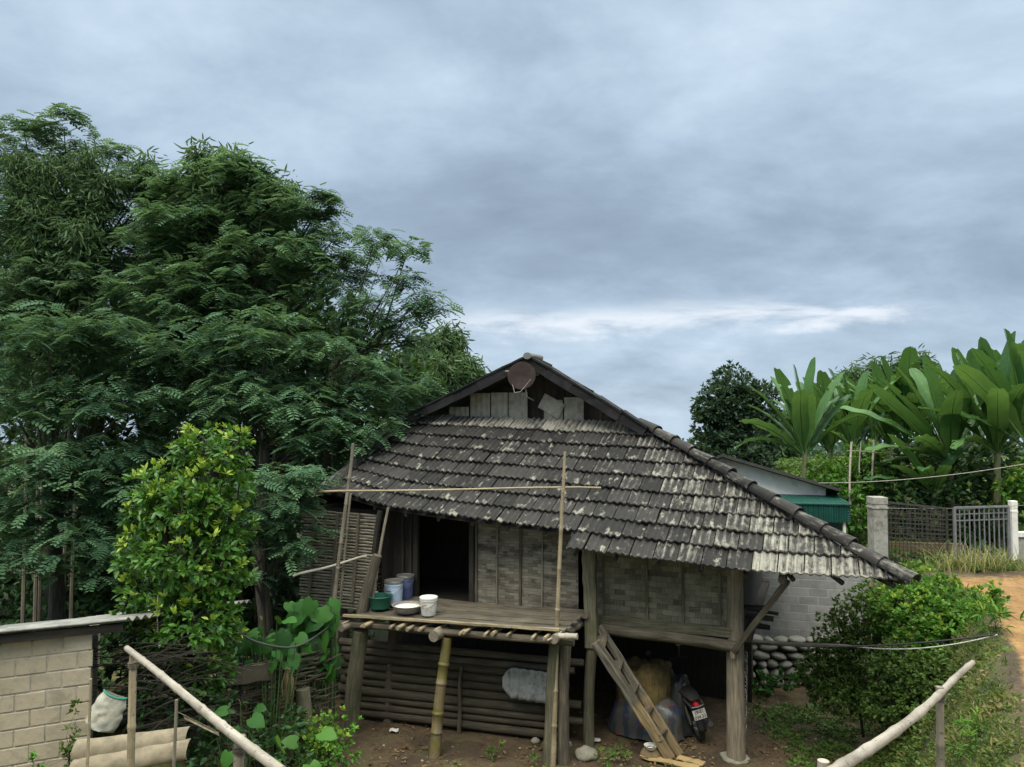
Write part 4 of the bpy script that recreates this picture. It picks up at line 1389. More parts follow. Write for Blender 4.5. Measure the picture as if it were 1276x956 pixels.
# ------------------------------------------------------------------ right: walls, houses, gates
def block_mat(name, c1, c2, mortar, bw, bh, ms=.012, off=.5, axis='uv'):
    t = NT(name); uv = t.uv()
    b = t.n('ShaderNodeTexBrick', {'Vector': uv, 'Color1': (*c1, 1), 'Color2': (*c2, 1), 'Mortar': (*mortar, 1), 'Scale': 1.0, 'Mortar Size': ms, 'Mortar Smooth': .2, 'Brick Width': bw, 'Row Height': bh})
    p_ = t.pos(); n_ = t.noise(p_, 5, 6, .7); n2_ = t.noise(p_, 1.3, 4, .6)
    c_ = t.mix(t.math('MULTIPLY', t.ms(n_, .45, .7), .45), b.outputs[0], tuple(x * .45 for x in c1))
    c_ = t.mix(t.math('MULTIPLY', t.ms(n2_, .5, .7), .4), c_, tuple(x * .5 for x in c2))
    hgt = t.math('ADD', t.math('MULTIPLY', b.outputs['Fac'], -.7), t.math('MULTIPLY', n_, .5))
    return t.bsdf(c_, .92, hgt, .6, .02)

M_BLOCKR = block_mat('grey_block_wall', (.30, .30, .29), (.21, .212, .21), (.32, .32, .31), .36, .165)
M_WHITEW = plain('whitewashed_wall', (.78, .76, .71), .9, .08, 3, dirt=(.42, .42, .40))
M_GRN = None
def rib_mat(name, c, period=.11, ax=0):
    t = NT(name); uv = t.uv(); p_ = t.pos()
    s_ = t.math('SINE', t.math('MULTIPLY', t.n('ShaderNodeSeparateXYZ', {0: uv}).outputs[0], 2 * PI / period))
    n_ = t.noise(p_, 3, 5, .65)
    c_ = t.ramp(n_, [(.3, tuple(x * .7 for x in c)), (.7, tuple(x * 1.2 for x in c))])
    return t.bsdf(c_, .5, s_, .9, .03)
M_GRN = rib_mat('green_ribbed_steel', (.008, .08, .062))

# grey block wall standing on a rubble footing behind the house
wa, wb = at(925, 760, 15.9), at(1085, 770, 15.2)
base = Vector((wa.x, wa.y, 0))
bw_ = thing('block_wall', 'light grey concrete block wall seen between the house and the bushes', 'wall', base)
mb = MB(); mb.smooth = False
zt = at(1010, 703, 15.6).z; zb = at(940, 803, 15.9).z
mb.beam(Vector((-1.6, .4, (zt + zb) / 2)), Vector((wb.x - wa.x, wb.y - wa.y, (zt + zb) / 2)), .2, zt - zb)
# rewrite uv for the brick pattern
mb.uv = [[((mb.v[i][0] ** 2 + mb.v[i][1] ** 2) ** .5 * (1 if mb.v[i][0] > 0 else -1), mb.v[i][2]) for i in f] for f in mb.f]
mb.build('wall', M_BLOCKR, bw_)
mb = MB(); mb.smooth = False
mb.beam(Vector((-1.6, .40, zb - .06)), Vector((wb.x - wa.x, wb.y - wa.y, zb - .06)), .27, .12)
mb.build('footing', plain('concrete_footing', (.22, .21, .19), .9, .25, 6), bw_)

sa, sb = at(925, 850, 15.1), at(1012, 850, 15.0)
stw = thing('stone_wall', 'rubble retaining wall of round river stones below the block wall', 'stone wall', (sa.x, sa.y, 0))
mb = MB(); rs = random.Random(4)
xw = sb.x - sa.x + .5
z_ = .0
M_COB = plain('cobble', (.22, .215, .195), .85, .45, 2.2, dirt=(.07, .08, .045))
while z_ < .80:
    h_ = rs.uniform(.14, .25); x = -.5 - rs.uniform(0, .2)
    while x < xw:
        w_ = rs.uniform(.18, .46); hv = h_ * rs.uniform(.72, 1.1); tl = rs.uniform(-.25, .25)
        n1_, n2_ = 10, 7; sd_ = rs.random() * 20; g2 = []
        for j in range(n2_ + 1):
            th = PI * j / n2_
            g2.append([mb.addv((x + w_ / 2 + math.sin(th) * math.cos(2 * PI * i / n1_) * w_ * .50 * (1 + .2 * mnoise.noise((i, j * .6, sd_))), rs.uniform(0, .0) + .10 * (z_) + math.sin(th) * math.sin(2 * PI * i / n1_) * .16, z_ + hv / 2 + math.cos(th) * hv * .52 + tl * .12 * math.sin(th) * math.cos(2 * PI * i / n1_) * (1 + .3 * mnoise.noise((i * .7, j, sd_))))) for i in range(n1_)])
        for j in range(n2_):
            for i in range(n1_): mb.face((g2[j][i], g2[j + 1][i], g2[j + 1][(i + 1) % n1_], g2[j][(i + 1) % n1_]))
        x += w_ * .97
    z_ += h_ * .92
mb.build('stone_face', M_COB, stw, ang=80)
mb = MB(); mb.smooth = False; mb.box((xw / 2 - .25, .22, .38), (xw + .4, .22, .85)); mb.build('earth_core', plain('dark_mortar', (.035, .03, .025), .95, .3), stw)

# white gabled house up the slope, and the green steel lean-to
wl, wr = at(895, 600, 20.0), at(1029, 610, 19.2)
wh = thing('white_house', 'small whitewashed house with low dark roof on the slope behind the hip', 'house', (wl.x, wl.y, 0))
lp = lambda p_: Vector(p_) - Vector((wl.x, wl.y, 0))
mb = MB(); mb.smooth = False
def prism(mb, P, back):
    a = [mb.addv(p_) for p_ in P]; b = [mb.addv(Vector(p_) + back) for p_ in P]
    mb.face(a, [(q[0], q[2]) for q in P]); mb.face(b[::-1], [(q[0], q[2]) for q in P])
    for i in range(len(P)):
        j = (i + 1) % len(P); mb.face((a[j], a[i], b[i], b[j]), [(0, 0), (1, 0), (1, 1), (0, 1)])
P_ = [lp(at(840, 690, 20.3)), lp(at(1029, 690, 19.2)), lp(at(1029, 604, 19.2)), lp(at(902, 568, 19.93)), lp(at(840, 590, 20.3))]
prism(mb, P_, Vector((1.35, 4.5, -.9))); mb.build('wall', M_WHITEW, wh)
mb = MB(); mb.smooth = False
M_DKROOF = plain('dark_grey_roof_sheet', (.03, .03, .03), .8, .3, 4)
bk_ = Vector((1.5, 5.0, -.75)); fr = Vector((-.1, -.35, 0))
r0, r1, r2 = lp(at(900, 565, 19.94)), lp(at(1047, 608, 19.1)), lp(at(836, 590, 20.3))
for q0, q1 in ((r0, r1), (r2, r0)):
    mb = MB(); mb.smooth = False
    sheet(mb, [q0 + fr, q1 + fr, q1 + bk_, q0 + bk_], .07); mb.build('roof', M_DKROOF, wh)
ga, gb = at(975, 640, 18.6), at(1058, 640, 18.2)
gs = thing('green_shed', 'dark green ribbed steel lean-to in front of the white house', 'shed', (ga.x, ga.y, 0))
lp = lambda p_: Vector(p_) - Vector((ga.x, ga.y, 0))
mb = MB(); mb.smooth = False
prism(mb, [lp(at(930, 651, 18.75)), lp(at(1056, 651, 18.2)), lp(at(1056, 631, 18.2)), lp(at(930, 627, 18.75))], Vector((.1, .05, 0)))
mb.build('fascia_panel', M_GRN, gs)
mb = MB(); mb.smooth = False
sheet(mb, [lp(at(925, 626, 18.75)), lp(at(1061, 629, 18.15)), lp(at(1061, 629, 18.15)) + Vector((.2, 1.4, .16)), lp(at(925, 626, 18.75)) + Vector((.2, 1.4, .16))], .03)
mb.build('roof', M_GRN, gs)
mb = MB(); mb.smooth = False
q = lp(at(1056, 640, 18.2)); mb.beam(Vector((q.x - .04, q.y + .1, gz(ga.x + q.x, ga.y + q.y) - .2)), Vector((q.x - .04, q.y + .1, q.z)), .06, .06, up=(0, 1, 0)); mb.build('shed_post', M_WHITEW, gs)
mb = MB(); mb.smooth = False
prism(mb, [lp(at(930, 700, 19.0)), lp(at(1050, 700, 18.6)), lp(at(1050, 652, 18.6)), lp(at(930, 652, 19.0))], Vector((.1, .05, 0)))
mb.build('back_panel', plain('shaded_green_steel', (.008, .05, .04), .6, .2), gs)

# gateway
M_CONC = plain('stained_concrete', (.33, .32, .285), .9, .25, 5, dirt=(.10, .095, .08))
YG = 17.6
def pillar(label, px0, px1, pytop, pybot, Y, mat):
    a, b = at(px0, pybot, Y), at(px1, pybot, Y); tp = at(px0, pytop, Y).z
    w_ = b.x - a.x
    zb_ = min(a.z, gz((a.x + b.x) / 2, Y)) - .1
    t = thing('gate_pillar', label, 'pillar', ((a.x + b.x) / 2, Y, zb_))
    H = tp - zb_
    m2 = MB(); m2.smooth = False; m2.box((0, 0, H / 2 - .08), (w_ * .92, w_ * .92, H - .16)); m2.build('shaft', mat, t, bevel=.01)
    m2 = MB(); m2.smooth = False; m2.box((0, 0, H - .24), (w_ * 1.02, w_ * 1.02, .05)); m2.build('band', mat, t, bevel=.008)
    m2 = MB(); m2.smooth = False; m2.box((0, 0, H - .08), (w_ * .98, w_ * .98, .16)); m2.build('cap', mat, t, bevel=.01)
    return t
pillar('stained concrete gate pillar left of the mesh gate', 1085, 1104, 619, 705, YG, M_CONC)
pillar('whitish concrete gate pillar at the right picture edge', 1260, 1268, 624, 700, YG - .3, M_WHITEW)
M_STEEL = plain('grey_painted_steel', (.17, .165, .19), .5, .15, 8)
M_STEELD = plain('dark_rusty_steel', (.04, .038, .038), .6, .3, 8)
# mesh gate
g0, g1 = at(1107, 706, YG), at(1181, 709, YG - .5)
H = at(1107, 626, YG).z - g0.z
mg = thing('mesh_gate', 'closed dark wire mesh gate leaf beside the concrete pillar', 'gate', g0)
dv = g1 - g0; dv.z = 0
mb = MB(); mb.smooth = False
for f in (0.0, 1.0): mb.beam(dv * f + Vector((0, 0, -.15)), dv * f + Vector((0, 0, H if f == 0 else H * .94)), .045, .045, up=(0, 1, 0))
mb.beam(Vector((0, 0, H)), dv + Vector((0, 0, H * .94)), .04, .04); mb.beam(Vector((0, 0, .05)), dv + Vector((0, 0, .05)), .04, .04)
mb.build('frame', M_STEELD, mg)
mb = MB(); mb.smooth = False
for i in range(1, 15): mb.beam(dv * (i / 15) + Vector((0, 0, .05)), dv * (i / 15) + Vector((0, 0, H * (1 - .06 * i / 15))), .014, .014, up=(0, 1, 0))
for j in range(1, 16): mb.beam(Vector((0, 0, .05 + (H - .05) * j / 16)), dv + Vector((0, 0, .05 + (H * .94 - .05) * j / 16)), .012, .012)
mb.build('mesh', M_STEELD, mg)
# barred gate
g0, g1 = at(1191, 708, YG - .7), at(1258, 702, YG - .4)
H = at(1191, 633, YG - .7).z - g0.z
bgt = thing('barred_gate', 'grey steel gate leaf with upright bars behind dry grass', 'gate', g0)
dv = g1 - g0; dv.z = 0
mb = MB(); mb.smooth = False
for f in (0.0, 1.0): mb.beam(dv * f + Vector((0, 0, -.3)), dv * f + Vector((0, 0, H)), .05, .05, up=(0, 1, 0))
mb.beam(Vector((0, 0, H)), dv + Vector((0, 0, H)), .05, .045); mb.beam(Vector((0, 0, .05)), dv + Vector((0, 0, .05)), .045, .045); mb.beam(Vector((0, 0, H - .28)), dv + Vector((0, 0, H - .28)), .02, .025); mb.beam(Vector((0, 0, H - .14)), dv + Vector((0, 0, H - .14)), .02, .02)
mb.build('frame', M_STEEL, bgt)
for i in range(1, 11):
    mb = MB(); mb.smooth = False; mb.beam(dv * (i / 11) + Vector((0, 0, .05)), dv * (i / 11) + Vector((0, 0, H)), .022, .022, up=(0, 1, 0)); mb.build('bar', M_STEEL, bgt)
q = at(1260, 640, YG - .35)
mb = MB(); mb.smooth = False; mb.box((0, 0, 0), (.03, .03, 1.25)); o = mb.build('gate_post', plain('maroon_paint', (.12, .03, .035), .6)); o.location = at(1257.5, 665, YG - .38)
tag(o, 'thin maroon post between barred gate and white pillar', 'post')
# brick low wall behind the mesh gate and wall on the far right
q0, q1 = at(1095, 712, 18.8), at(1200, 712, 18.4)
lw = thing('low_wall', 'low mossy brown brick wall behind the mesh gate', 'wall', Vector((q0.x, q0.y, 0)))
zt = at(1150, 676, 18.6).z
mb = MB(); mb.smooth = False; mb.beam((0, 0, zt / 2 + .5), (q1.x - q0.x, q1.y - q0.y, zt / 2 + .5), .2, zt - 1.0)
mb.uv = [[(mb.v[i][0], mb.v[i][2]) for i in f] for f in mb.f]
mb.build('wall', block_mat('mossy_brick', (.16, .11, .05), (.11, .085, .04), (.08, .07, .05), .22, .08, .01), lw)
mb = MB(); mb.smooth = False
for i in range(13):
    x = (q1.x - q0.x) * i / 12; mb.beam((x, -.02, zt), (x, -.02, zt + .75), .02, .02, up=(0, 1, 0))
for j in range(6): mb.beam((0, 0.02, zt + .12 * j + .08), (q1.x - q0.x, q1.y - q0.y + .02, zt + .12 * j + .08), .02, .02)
mb.build('lattice', M_LOG, lw)
q0 = at(1268, 690, YG - .2)
sw = thing('side_wall', 'grey capped wall running off right of the white pillar', 'wall', q0)
mb = MB(); mb.smooth = False; mb.box((1.5, .1, -.1), (3.0, .15, .9)); mb.build('wall', M_CONC, sw)
mb = MB(); mb.smooth = False; mb.box((1.5, .1, .42), (3.0, .22, .1)); mb.build('coping', M_WHITEW, sw)

# overhead wires and garden cables
def wire(name, label, pts, r, mat, sag, cat='cable'):
    m2 = MB(); a, b = Vector(pts[0]), Vector(pts[1])
    m2.tube([(b - a) * (i / 24) - Vector((0, 0, sag * 4 * (i / 24) * (1 - i / 24))) for i in range(25)], r, 6)
    o_ = m2.build(name, mat); o_.location = a
    return tag(o_, label, cat)
wire('overhead_wire', 'thin pale wire slanting down over the banana plants', [at(1300, 574, 16.5), at(1020, 602, 18.5)], .010, M_RUSTG, .12)
wire('overhead_wire', 'thin wire stretched low over the gate tops', [at(1300, 628, 16.9), at(1092, 633, 17.5)], .006, M_RUSTG, .05)
p_end = at(1245, 790, 9.6)
wire('washing_line', 'grey cable stretched from the big post to the dirt bank', [HW(PV(930, 801, .05)), p_end], .012, M_BLACK, .10)
wire('washing_line', 'pale sagging rope below the grey cable by the bushes', [at(1062, 805, 11.5), at(1243, 791, 9.6)], .008, M_WHITEP, .10)
stick('bamboo_rail', 'long grey bamboo laid from the house post along the stone wall', 'pole', HW(PV(921, 798, .1)), at(1065, 806, 11.6), .022, .016, M_BAMG, 7, .02)

# ------------------------------------------------------------------ left: block shed, sheets, fence bits
M_BLOCKL = block_mat('buff_block_wall', (.46, .41, .34), (.36, .34, .31), (.50, .47, .42), .31, .20, .016)
s0, s1 = at(-90, 870, 8.6), at(113, 870, 9.3)
shed = thing('block_shed', 'buff cement block shed with grey corrugated roof at the left edge', 'shed', (s1.x, s1.y, 0))
zt = at(113, 789, 9.3).z; ztl = at(-90, 800, 8.6).z
mb = MB(); mb.smooth = False
dd = Vector((s0.x - s1.x, s0.y - s1.y, 0))
mb_v = []
nrow = 15
rh = .20
rs = random.Random(3)
# blocks course by course so that the free edge is toothed
z_ = zt - rh
Lw = dd.length; du = dd.normalized(); dn = Vector((-du.y, du.x, 0))
if dn.y < 0: dn = -dn
k = 0
Mr = Matrix((( -du.x, dn.x, 0), (-du.y, dn.y, 0), (0, 0, 1)))
while z_ > -.2:
    x = 0.0 if k % 2 else .155
    x -= .155
    first = True
    while x < Lw:
        w_ = .31
        x0 = max(x, -.02 + rs.uniform(-.012, .03)); x1 = x + w_ - .014
        if x1 - x0 > .05:
            c = du * ((x0 + x1) / 2) + dn * (.07 + rs.uniform(-.005, .005)) + Vector((0, 0, z_ + rh / 2))
            n0 = len(mb.v)
            mb.box(c, (x1 - x0, .14, rh - .016), Mr)
            tone = rs.random()
            mb.at.setdefault('rnd', []); mb.at['rnd'] += [tone] * (len(mb.v) - len(mb.at['rnd']))
        x += w_
    z_ -= rh; k += 1
def bl_mat():
    t = NT('buff_cement_block'); p_ = t.pos(); n_ = t.noise(p_, 14, 6, .7); n2_ = t.noise(p_, 2.2, 5, .65)
    c_ = t.mix(t.attr('rnd'), (.44, .37, .275), (.55, .50, .42))
    c_ = t.mix(t.math('MULTIPLY', t.ms(n_, .45, .7), .35), c_, (.24, .215, .17))
    c_ = t.mix(t.math('MULTIPLY', t.ms(n2_, .48, .68), .5), c_, (.17, .16, .12))
    return t.bsdf(c_, .95, n_, .5, .015)
mb.build('wall', bl_mat(), shed, bevel=.008)
mb = MB(); mb.smooth = False
c = du * (Lw / 2) + dn * .07
mb.box(Vector((c.x, c.y, zt / 2 - .1)), (Lw - .06, .115, zt + .15), Mr)
mb.build('mortar', plain('pale_mortar', (.46, .43, .37), .95, .2, 12, dirt=(.25, .23, .19)), shed)
mb = MB(); mb.smooth = False
c2 = dn * 1.7 + du * .02
mb.box(Vector((c2.x + du.x * .05, c2.y + du.y * .05, zt / 2 - .45)), (.13, 3.1, zt - .2), Mr)
mb.build('return_wall', M_BLOCKL, shed)
M_FIBROG = plain('mid_grey_fibre_cement', (.24, .235, .22), .85, .3, 4, dirt=(.07, .07, .065))
# corrugated roof: corrugations run back, front edge wavy at the right
mb = MB()
e0, e1 = at(-100, 797, 8.35), at(157, 772, 9.35)
l0, l1 = e0 - Vector((s1.x, s1.y, 0)), e1 - Vector((s1.x, s1.y, 0))
ax = (l0 - l1); Lr = ax.length; ax.normalize()
bkv = Vector((.15, 1.0, -.165)).normalized()
nr = ax.cross(bkv).normalized()
nr = nr if nr.z > 0 else -nr
# one bay's corrugations show at the right end: they run along the wall, edge on
def Prf(x, y, o_): return l1 + bkv * x + ax * y + nr * o_
wavy_sheet(mb, Prf, 3.2, 1.55, .026, .17)
mb.build('roof_sheet', M_FIBROG, shed, ang=70)
mb = MB()
def Prf2(x, y, o_): return l1 + bkv * x + ax * (y + 1.45) + nr * (o_ - .03)
wavy_sheet(mb, Prf2, 3.2, 1.8, .022, .16)
mb.build('roof_sheet', M_FIBROD, shed, ang=70)
mb = MB(); mb.beam(l1 + ax * .1 + bkv * .12 - Vector((0, 0, .09)), l0 + bkv * .12 - Vector((0, 0, .09)), .06, .09, seg=4, jit=.004); mb.build('purlin', M_DARKW, shed)

# heap of fibre sheets on edge
M_BUFFS = plain('buff_fibre_sheet', (.23, .19, .13), .85, .35, 5, dirt=(.09, .072, .048))
for i, (pa, pb, lb) in enumerate((((86, 962), (233, 936), 'buff curved roofing sheet lying lowest below the brushwood'), ((90, 938), (232, 920), 'buff curved roofing sheet lying on top of the lower one'))):
    a, b = at(pa[0], pa[1], 8.2 + .1 * i), at(pb[0], pb[1], 8.6 + .1 * i)
    mb = MB(); d_ = (b - a); n_ = 24; dn_ = d_.normalized(); g2 = []
    for off in (0, .012):
        gg = []
        for j in range(13):
            s_ = PI * j / 12 * 1.0
            rr_ = .095 - off
            row = []
            for k in range(n_ + 1):
                wob_ = .012 * mnoise.noise((k * .3, j * .2, i))
                row.append(mb.addv(d_ * (k / n_) + Vector((0, -math.sin(s_) * rr_ * .8 + (j / 12) * .1, -math.cos(s_) * rr_ + wob_))))
            gg.append(row)
        g2.append(gg)
    for gg in g2:
        for j in range(12):
            for k in range(n_): mb.face((gg[j][k], gg[j][k + 1], gg[j + 1][k + 1], gg[j + 1][k]))
    for j in range(12):
        for k in (0, n_): mb.face((g2[0][j][k], g2[0][j + 1][k], g2[1][j + 1][k], g2[1][j][k]))
    o = mb.build('roofing_sheet', M_BUFFS, ang=70); o.location = a
    tag(o, lb, 'roofing sheet')

# brushwood heap behind them
mb = MB(); rs = random.Random(9)
bp = at(150, 900, 9.6)
for i in range(170):
    p0 = Vector((rs.uniform(-.55, .5), rs.uniform(-.1, .9), rs.uniform(-.2, .9)))
    a_ = rs.uniform(-.3, .9)
    L_ = rs.uniform(.5, 1.2)
    p1 = p0 + Vector((math.cos(a_) * L_, rs.uniform(-.2, .2), math.sin(a_) * L_ * .55))
    pm = (p0 + p1) / 2 + Vector((rs.uniform(-.06, .06), rs.uniform(-.06, .06), rs.uniform(-.02, .10)))
    r = rs.uniform(.004, .011)
    mb.tube([p0, pm, p1], [r, r * .9, r * .5], 5)
o = mb.build('brushwood_heap', M_DARKW); o.location = bp
tag(o, 'heap of dry grey twigs and branches beside the block shed', 'brushwood')

# sack hanging in the brushwood
p = at(133, 888, 8.9)
t = thing('sack', 'slumped white sack with green rim among the twigs', 'sack', p, (0, R(24), R(10)))
def sack_half(mb, sg):
    g3 = []
    for j in range(17):
        t_ = j / 16
        hw = .165 + .03 * math.sin(t_ * 3.0) - .035 * t_ + .012 * mnoise.noise((t_ * 4, 1, sg))
        row = []
        for i in range(15):
            s_ = -1 + i / 7
            th = (.11 - .06 * t_) * math.sqrt(max(0, 1 - s_ * s_)) * (1 if j else .3)
            wr = .022 * mnoise.noise((s_ * 3.2, t_ * 5, sg * 3)) + .012 * mnoise.noise((s_ * 9, t_ * 8, sg))
            row.append(mb.addv((s_ * hw + .02 * mnoise.noise((t_ * 6, s_, 2)), sg * (th + wr * (1 - s_ * s_)), -.20 + .40 * t_ + .02 * s_ * s_)))
        g3.append(row)
    for j in range(16):
        for i in range(14):
            q = (g3[j][i], g3[j][i + 1], g3[j + 1][i + 1], g3[j + 1][i])
            mb.face(q if sg < 0 else q[::-1])
    return g3
mb = MB(); fr_ = sack_half(mb, -1); sack_half(mb, 1)
mb.build('body', plain('dirty_white_sack', (.40, .39, .33), .75, .25, 8, dirt=(.22, .16, .085)), t, ang=80)
mb2 = MB()
top_ = [Vector(mb.v[k]) for k in fr_[16]]
mb2.tube([q_ + Vector((0, -.004, .004)) for q_ in top_], .011, 6)
mb2.build('rim', plain('green_hem', (.02, .20, .14), .6), t)

# stakes along the path
for px, pt, pb_, r, Y, lb, m_ in ((113, 846, 960, .016, 7.6, 'thin bamboo stake in front of the block shed edge', M_BAM), (220, 872, 975, .018, 7.6, 'brown thin stake behind the left bamboo rail', M_BAMG)):
    a, b = at(px - 6, pb_ + 60, Y), at(px, pt, Y)
    stick('stake', lb, 'stake', Vector((a.x, a.y, min(a.z, gz(a.x, a.y)))), b, r, r * .8, m_, 4, .01)

# near bamboo railings either side of the path
def railing(label, rail, posts, r, mat, up=.0, bow=.0, rad=None):
    t = thing('bamboo_railing', label, 'railing', Vector((posts[0][0].x, posts[0][0].y, gz(posts[0][0].x, posts[0][0].y))))
    o_ = t.location.copy()
    m2 = MB()
    if len(rail) == 2: m2.pole(rail[0] - o_, rail[1] - o_, r[0], r[1], 14, 16, bow, .05, nodes=7)
    else:
        cv_ = []
        for i in range(len(rail) - 1):
            for k in range(6):
                t_ = k / 6; p0, p1 = rail[max(i - 1, 0)], rail[i]; p2, p3 = rail[i + 1], rail[min(i + 2, len(rail) - 1)]
                cv_.append(0.5 * ((2 * p1) + (p2 - p0) * t_ + (2 * p0 - 5 * p1 + 4 * p2 - p3) * t_ ** 2 + (3 * p1 - p0 - 3 * p2 + p3) * t_ ** 3))
        cv_.append(rail[-1])
        n_ = len(cv_)
        rad_ = [(r[0] + (r[1] - r[0]) * i / (n_ - 1)) * (1.0 + (.16 if i % 5 == 2 else 0) + random.uniform(-.05, .05)) for i in range(n_)]
        m2.tube([q - o_ for q in cv_], rad_, 16, True, .12)
    m2.build('rail', M_PALE, t, ang=60)
    for p_, rr_, mm in posts:
        m2 = MB(); m2.pole(Vector((p_.x + p_.w if False else p_.x, p_.y, gz(p_.x, p_.y) - .1)) - o_, Vector(p_) - o_, rr_, rr_ * .92, 14, 8, .008, .05, nodes=5)
        m2.build('post', mm, t, ang=60)
        m2 = MB()
        for i in range(4):                                    # cord wound where rail and post cross
            q_ = Vector(p_) - o_ + Vector((0, 0, -.085 + .011 * i))
            m2.tube([q_ + Vector((math.cos(a_) * rr_ * 1.12, math.sin(a_) * rr_ * 1.12, .004 * math.sin(a_ * 2 + i))) for a_ in np.linspace(0, 2 * PI, 13)], .0045, 5)
        m2.tube([q_ + Vector((.03, -.04, 0)), q_ + Vector((.05, -.05, -.05)), q_ + Vector((.045, -.045, -.11))], .003, 5)
        m2.build('lashing', M_GREY, t)
    return t
lr = railing('bleached bamboo handrail on two posts at the lower left', [at(158, 808, 5.35), at(352, 962, 3.75)], [(at(166, 816, 5.33), .027, M_BAM), (at(299, 917, 4.15), .030, M_BAMG)], (.020, .026), M_PALE, bow=.012)
rrw = [at(1212, 826, 5.6), at(1190, 845, 5.35), at(1168, 868, 5.1), at(1140, 893, 4.8), at(1100, 922, 4.45), at(1060, 948, 4.1), at(1030, 968, 3.8)]
railing('crooked bleached handrail on one bamboo post at the lower right', rrw, [(at(1171, 856, 5.18), .027, M_BAMG), (at(1026, 948, 4.0), .032, M_PALE)], (.019, .034), M_PALE)
# dry leaf caught on the left rail
mb = MB()
q = at(236, 888, 4.75)
g2 = [[mb.addv((.05 * i - .06 + .02 * j, -.02 * abs(j - 1) + .01 * i, -.03 * i - .022 * (j - 1) - .01)) for j in range(3)] for i in range(5)]
for i in range(4):
    for j in range(2): mb.face((g2[i][j], g2[i + 1][j], g2[i + 1][j + 1], g2[i][j + 1]))
o = mb.build('dry_leaf', M_BAM); o.location = q
sm = o.modifiers.new('solid', 'SOLIDIFY'); sm.thickness = .002
tag(o, 'curled dry leaf caught on the left handrail', 'leaf')

# wattle fence between citrus and house
f0, f1 = at(270, 880, 10.6), at(412, 880, 11.6)
wf = thing('wattle_fence', 'low woven fence of dark sticks between the leafy tree and house', 'fence', (f0.x, f0.y, 0))
mb = MB(); rs = random.Random(21); dv = Vector((f1.x - f0.x, f1.y - f0.y, 0))
zb_ = .6; zt_ = at(330, 822, 11).z
for i in range(46):
    z_ = zb_ + (zt_ - zb_) * (i / 46) + rs.uniform(-.02, .02)
    a_, b_ = rs.uniform(-.1, .3), rs.uniform(.7, 1.1)
    pts = [dv * (a_ + (b_ - a_) * k / 9) + Vector((0, .035 * math.sin(k * 1.9 + i * PI) + rs.uniform(-.02, .02), z_ + rs.uniform(-.025, .025))) for k in range(10)]
    mb.tube(pts, rs.uniform(.007, .014), 5)
mb.build('wattle', M_LOG, wf)
for i in range(7):
    mb = MB(); b0 = dv * (i / 6) + Vector((0, .02, .2)); mb.pole(b0, b0 + Vector((rs.uniform(-.05, .05), 0, zt_ - .1)), .022, .02, 7, 5, .01, .15); mb.build('stake', M_DARKW, wf)
mb = MB(); mb.smooth = False
p0, p1 = at(282, 855, 10.6), at(342, 825, 10.9)
mb.beam(Vector((p0.x - f0.x, p0.y - f0.y, (p0.z + p1.z) / 2)), Vector((p1.x - f0.x, p1.y - f0.y, (p0.z + p1.z) / 2)), .02, p1.z - p0.z, seg=6, jit=.01)
mb.build('board', plain('dull_brown_board', (.085, .07, .05), .9, .3, 5), wf)
a, b = at(383, 905, 11.3), at(377, 858, 11.3)
stick('stump', 'grey weathered stump beside the wattle fence', 'stump', Vector((a.x, a.y, .5)), b, .13, .11, M_MOSSY, 0, .01, jit=.25)
# dried leaf bundle hanging
mb = MB(); p = at(358, 842, 11.0); rs = random.Random(5)
for i in range(26):
    a_ = rs.uniform(0, 6.28); l_ = rs.uniform(.25, .5); r_ = rs.uniform(.02, .09)
    w_ = .03
    c0_ = Vector((math.cos(a_) * r_ * .4, math.sin(a_) * r_ * .4, .1)); c1_ = Vector((math.cos(a_) * r_, math.sin(a_) * r_, .1 - l_ * .5)); c2_ = Vector((math.cos(a_) * r_ * .7, math.sin(a_) * r_ * .7, .1 - l_))
    mb.tube([c0_, c1_, c2_], [.008, w_, .006], 5, flat=.25)
o = mb.build('dried_leaf_bundle', plain('dry_leaf_brown', (.20, .16, .085), .85, .35, 8)); o.location = p
tag(o, 'hanging bundle of dried brown leaves above the stump', 'leaf bundle')
# ------------------------------------------------------------------ vegetation
def unit(a): return a / np.maximum(np.linalg.norm(a, axis=-1, keepdims=True), 1e-6)

def basis(d, n):
    y = unit(d); x = unit(np.cross(y, n)); z = np.cross(x, y)
    return np.stack([x, y, z], -1)                            # columns

def leaf_tpl(w=0.5, curl=0.1, fold=0.08):
    v = np.array([(0, 0, 0), (-w * .46, .34, fold), (-w * .36, .70, fold * .6 - curl * .4), (0, 1, -curl), (w * .36, .70, fold * .6 - curl * .4), (w * .46, .34, fold)])
    return v, np.array([(0, 3, 2, 1), (0, 5, 4, 3)])

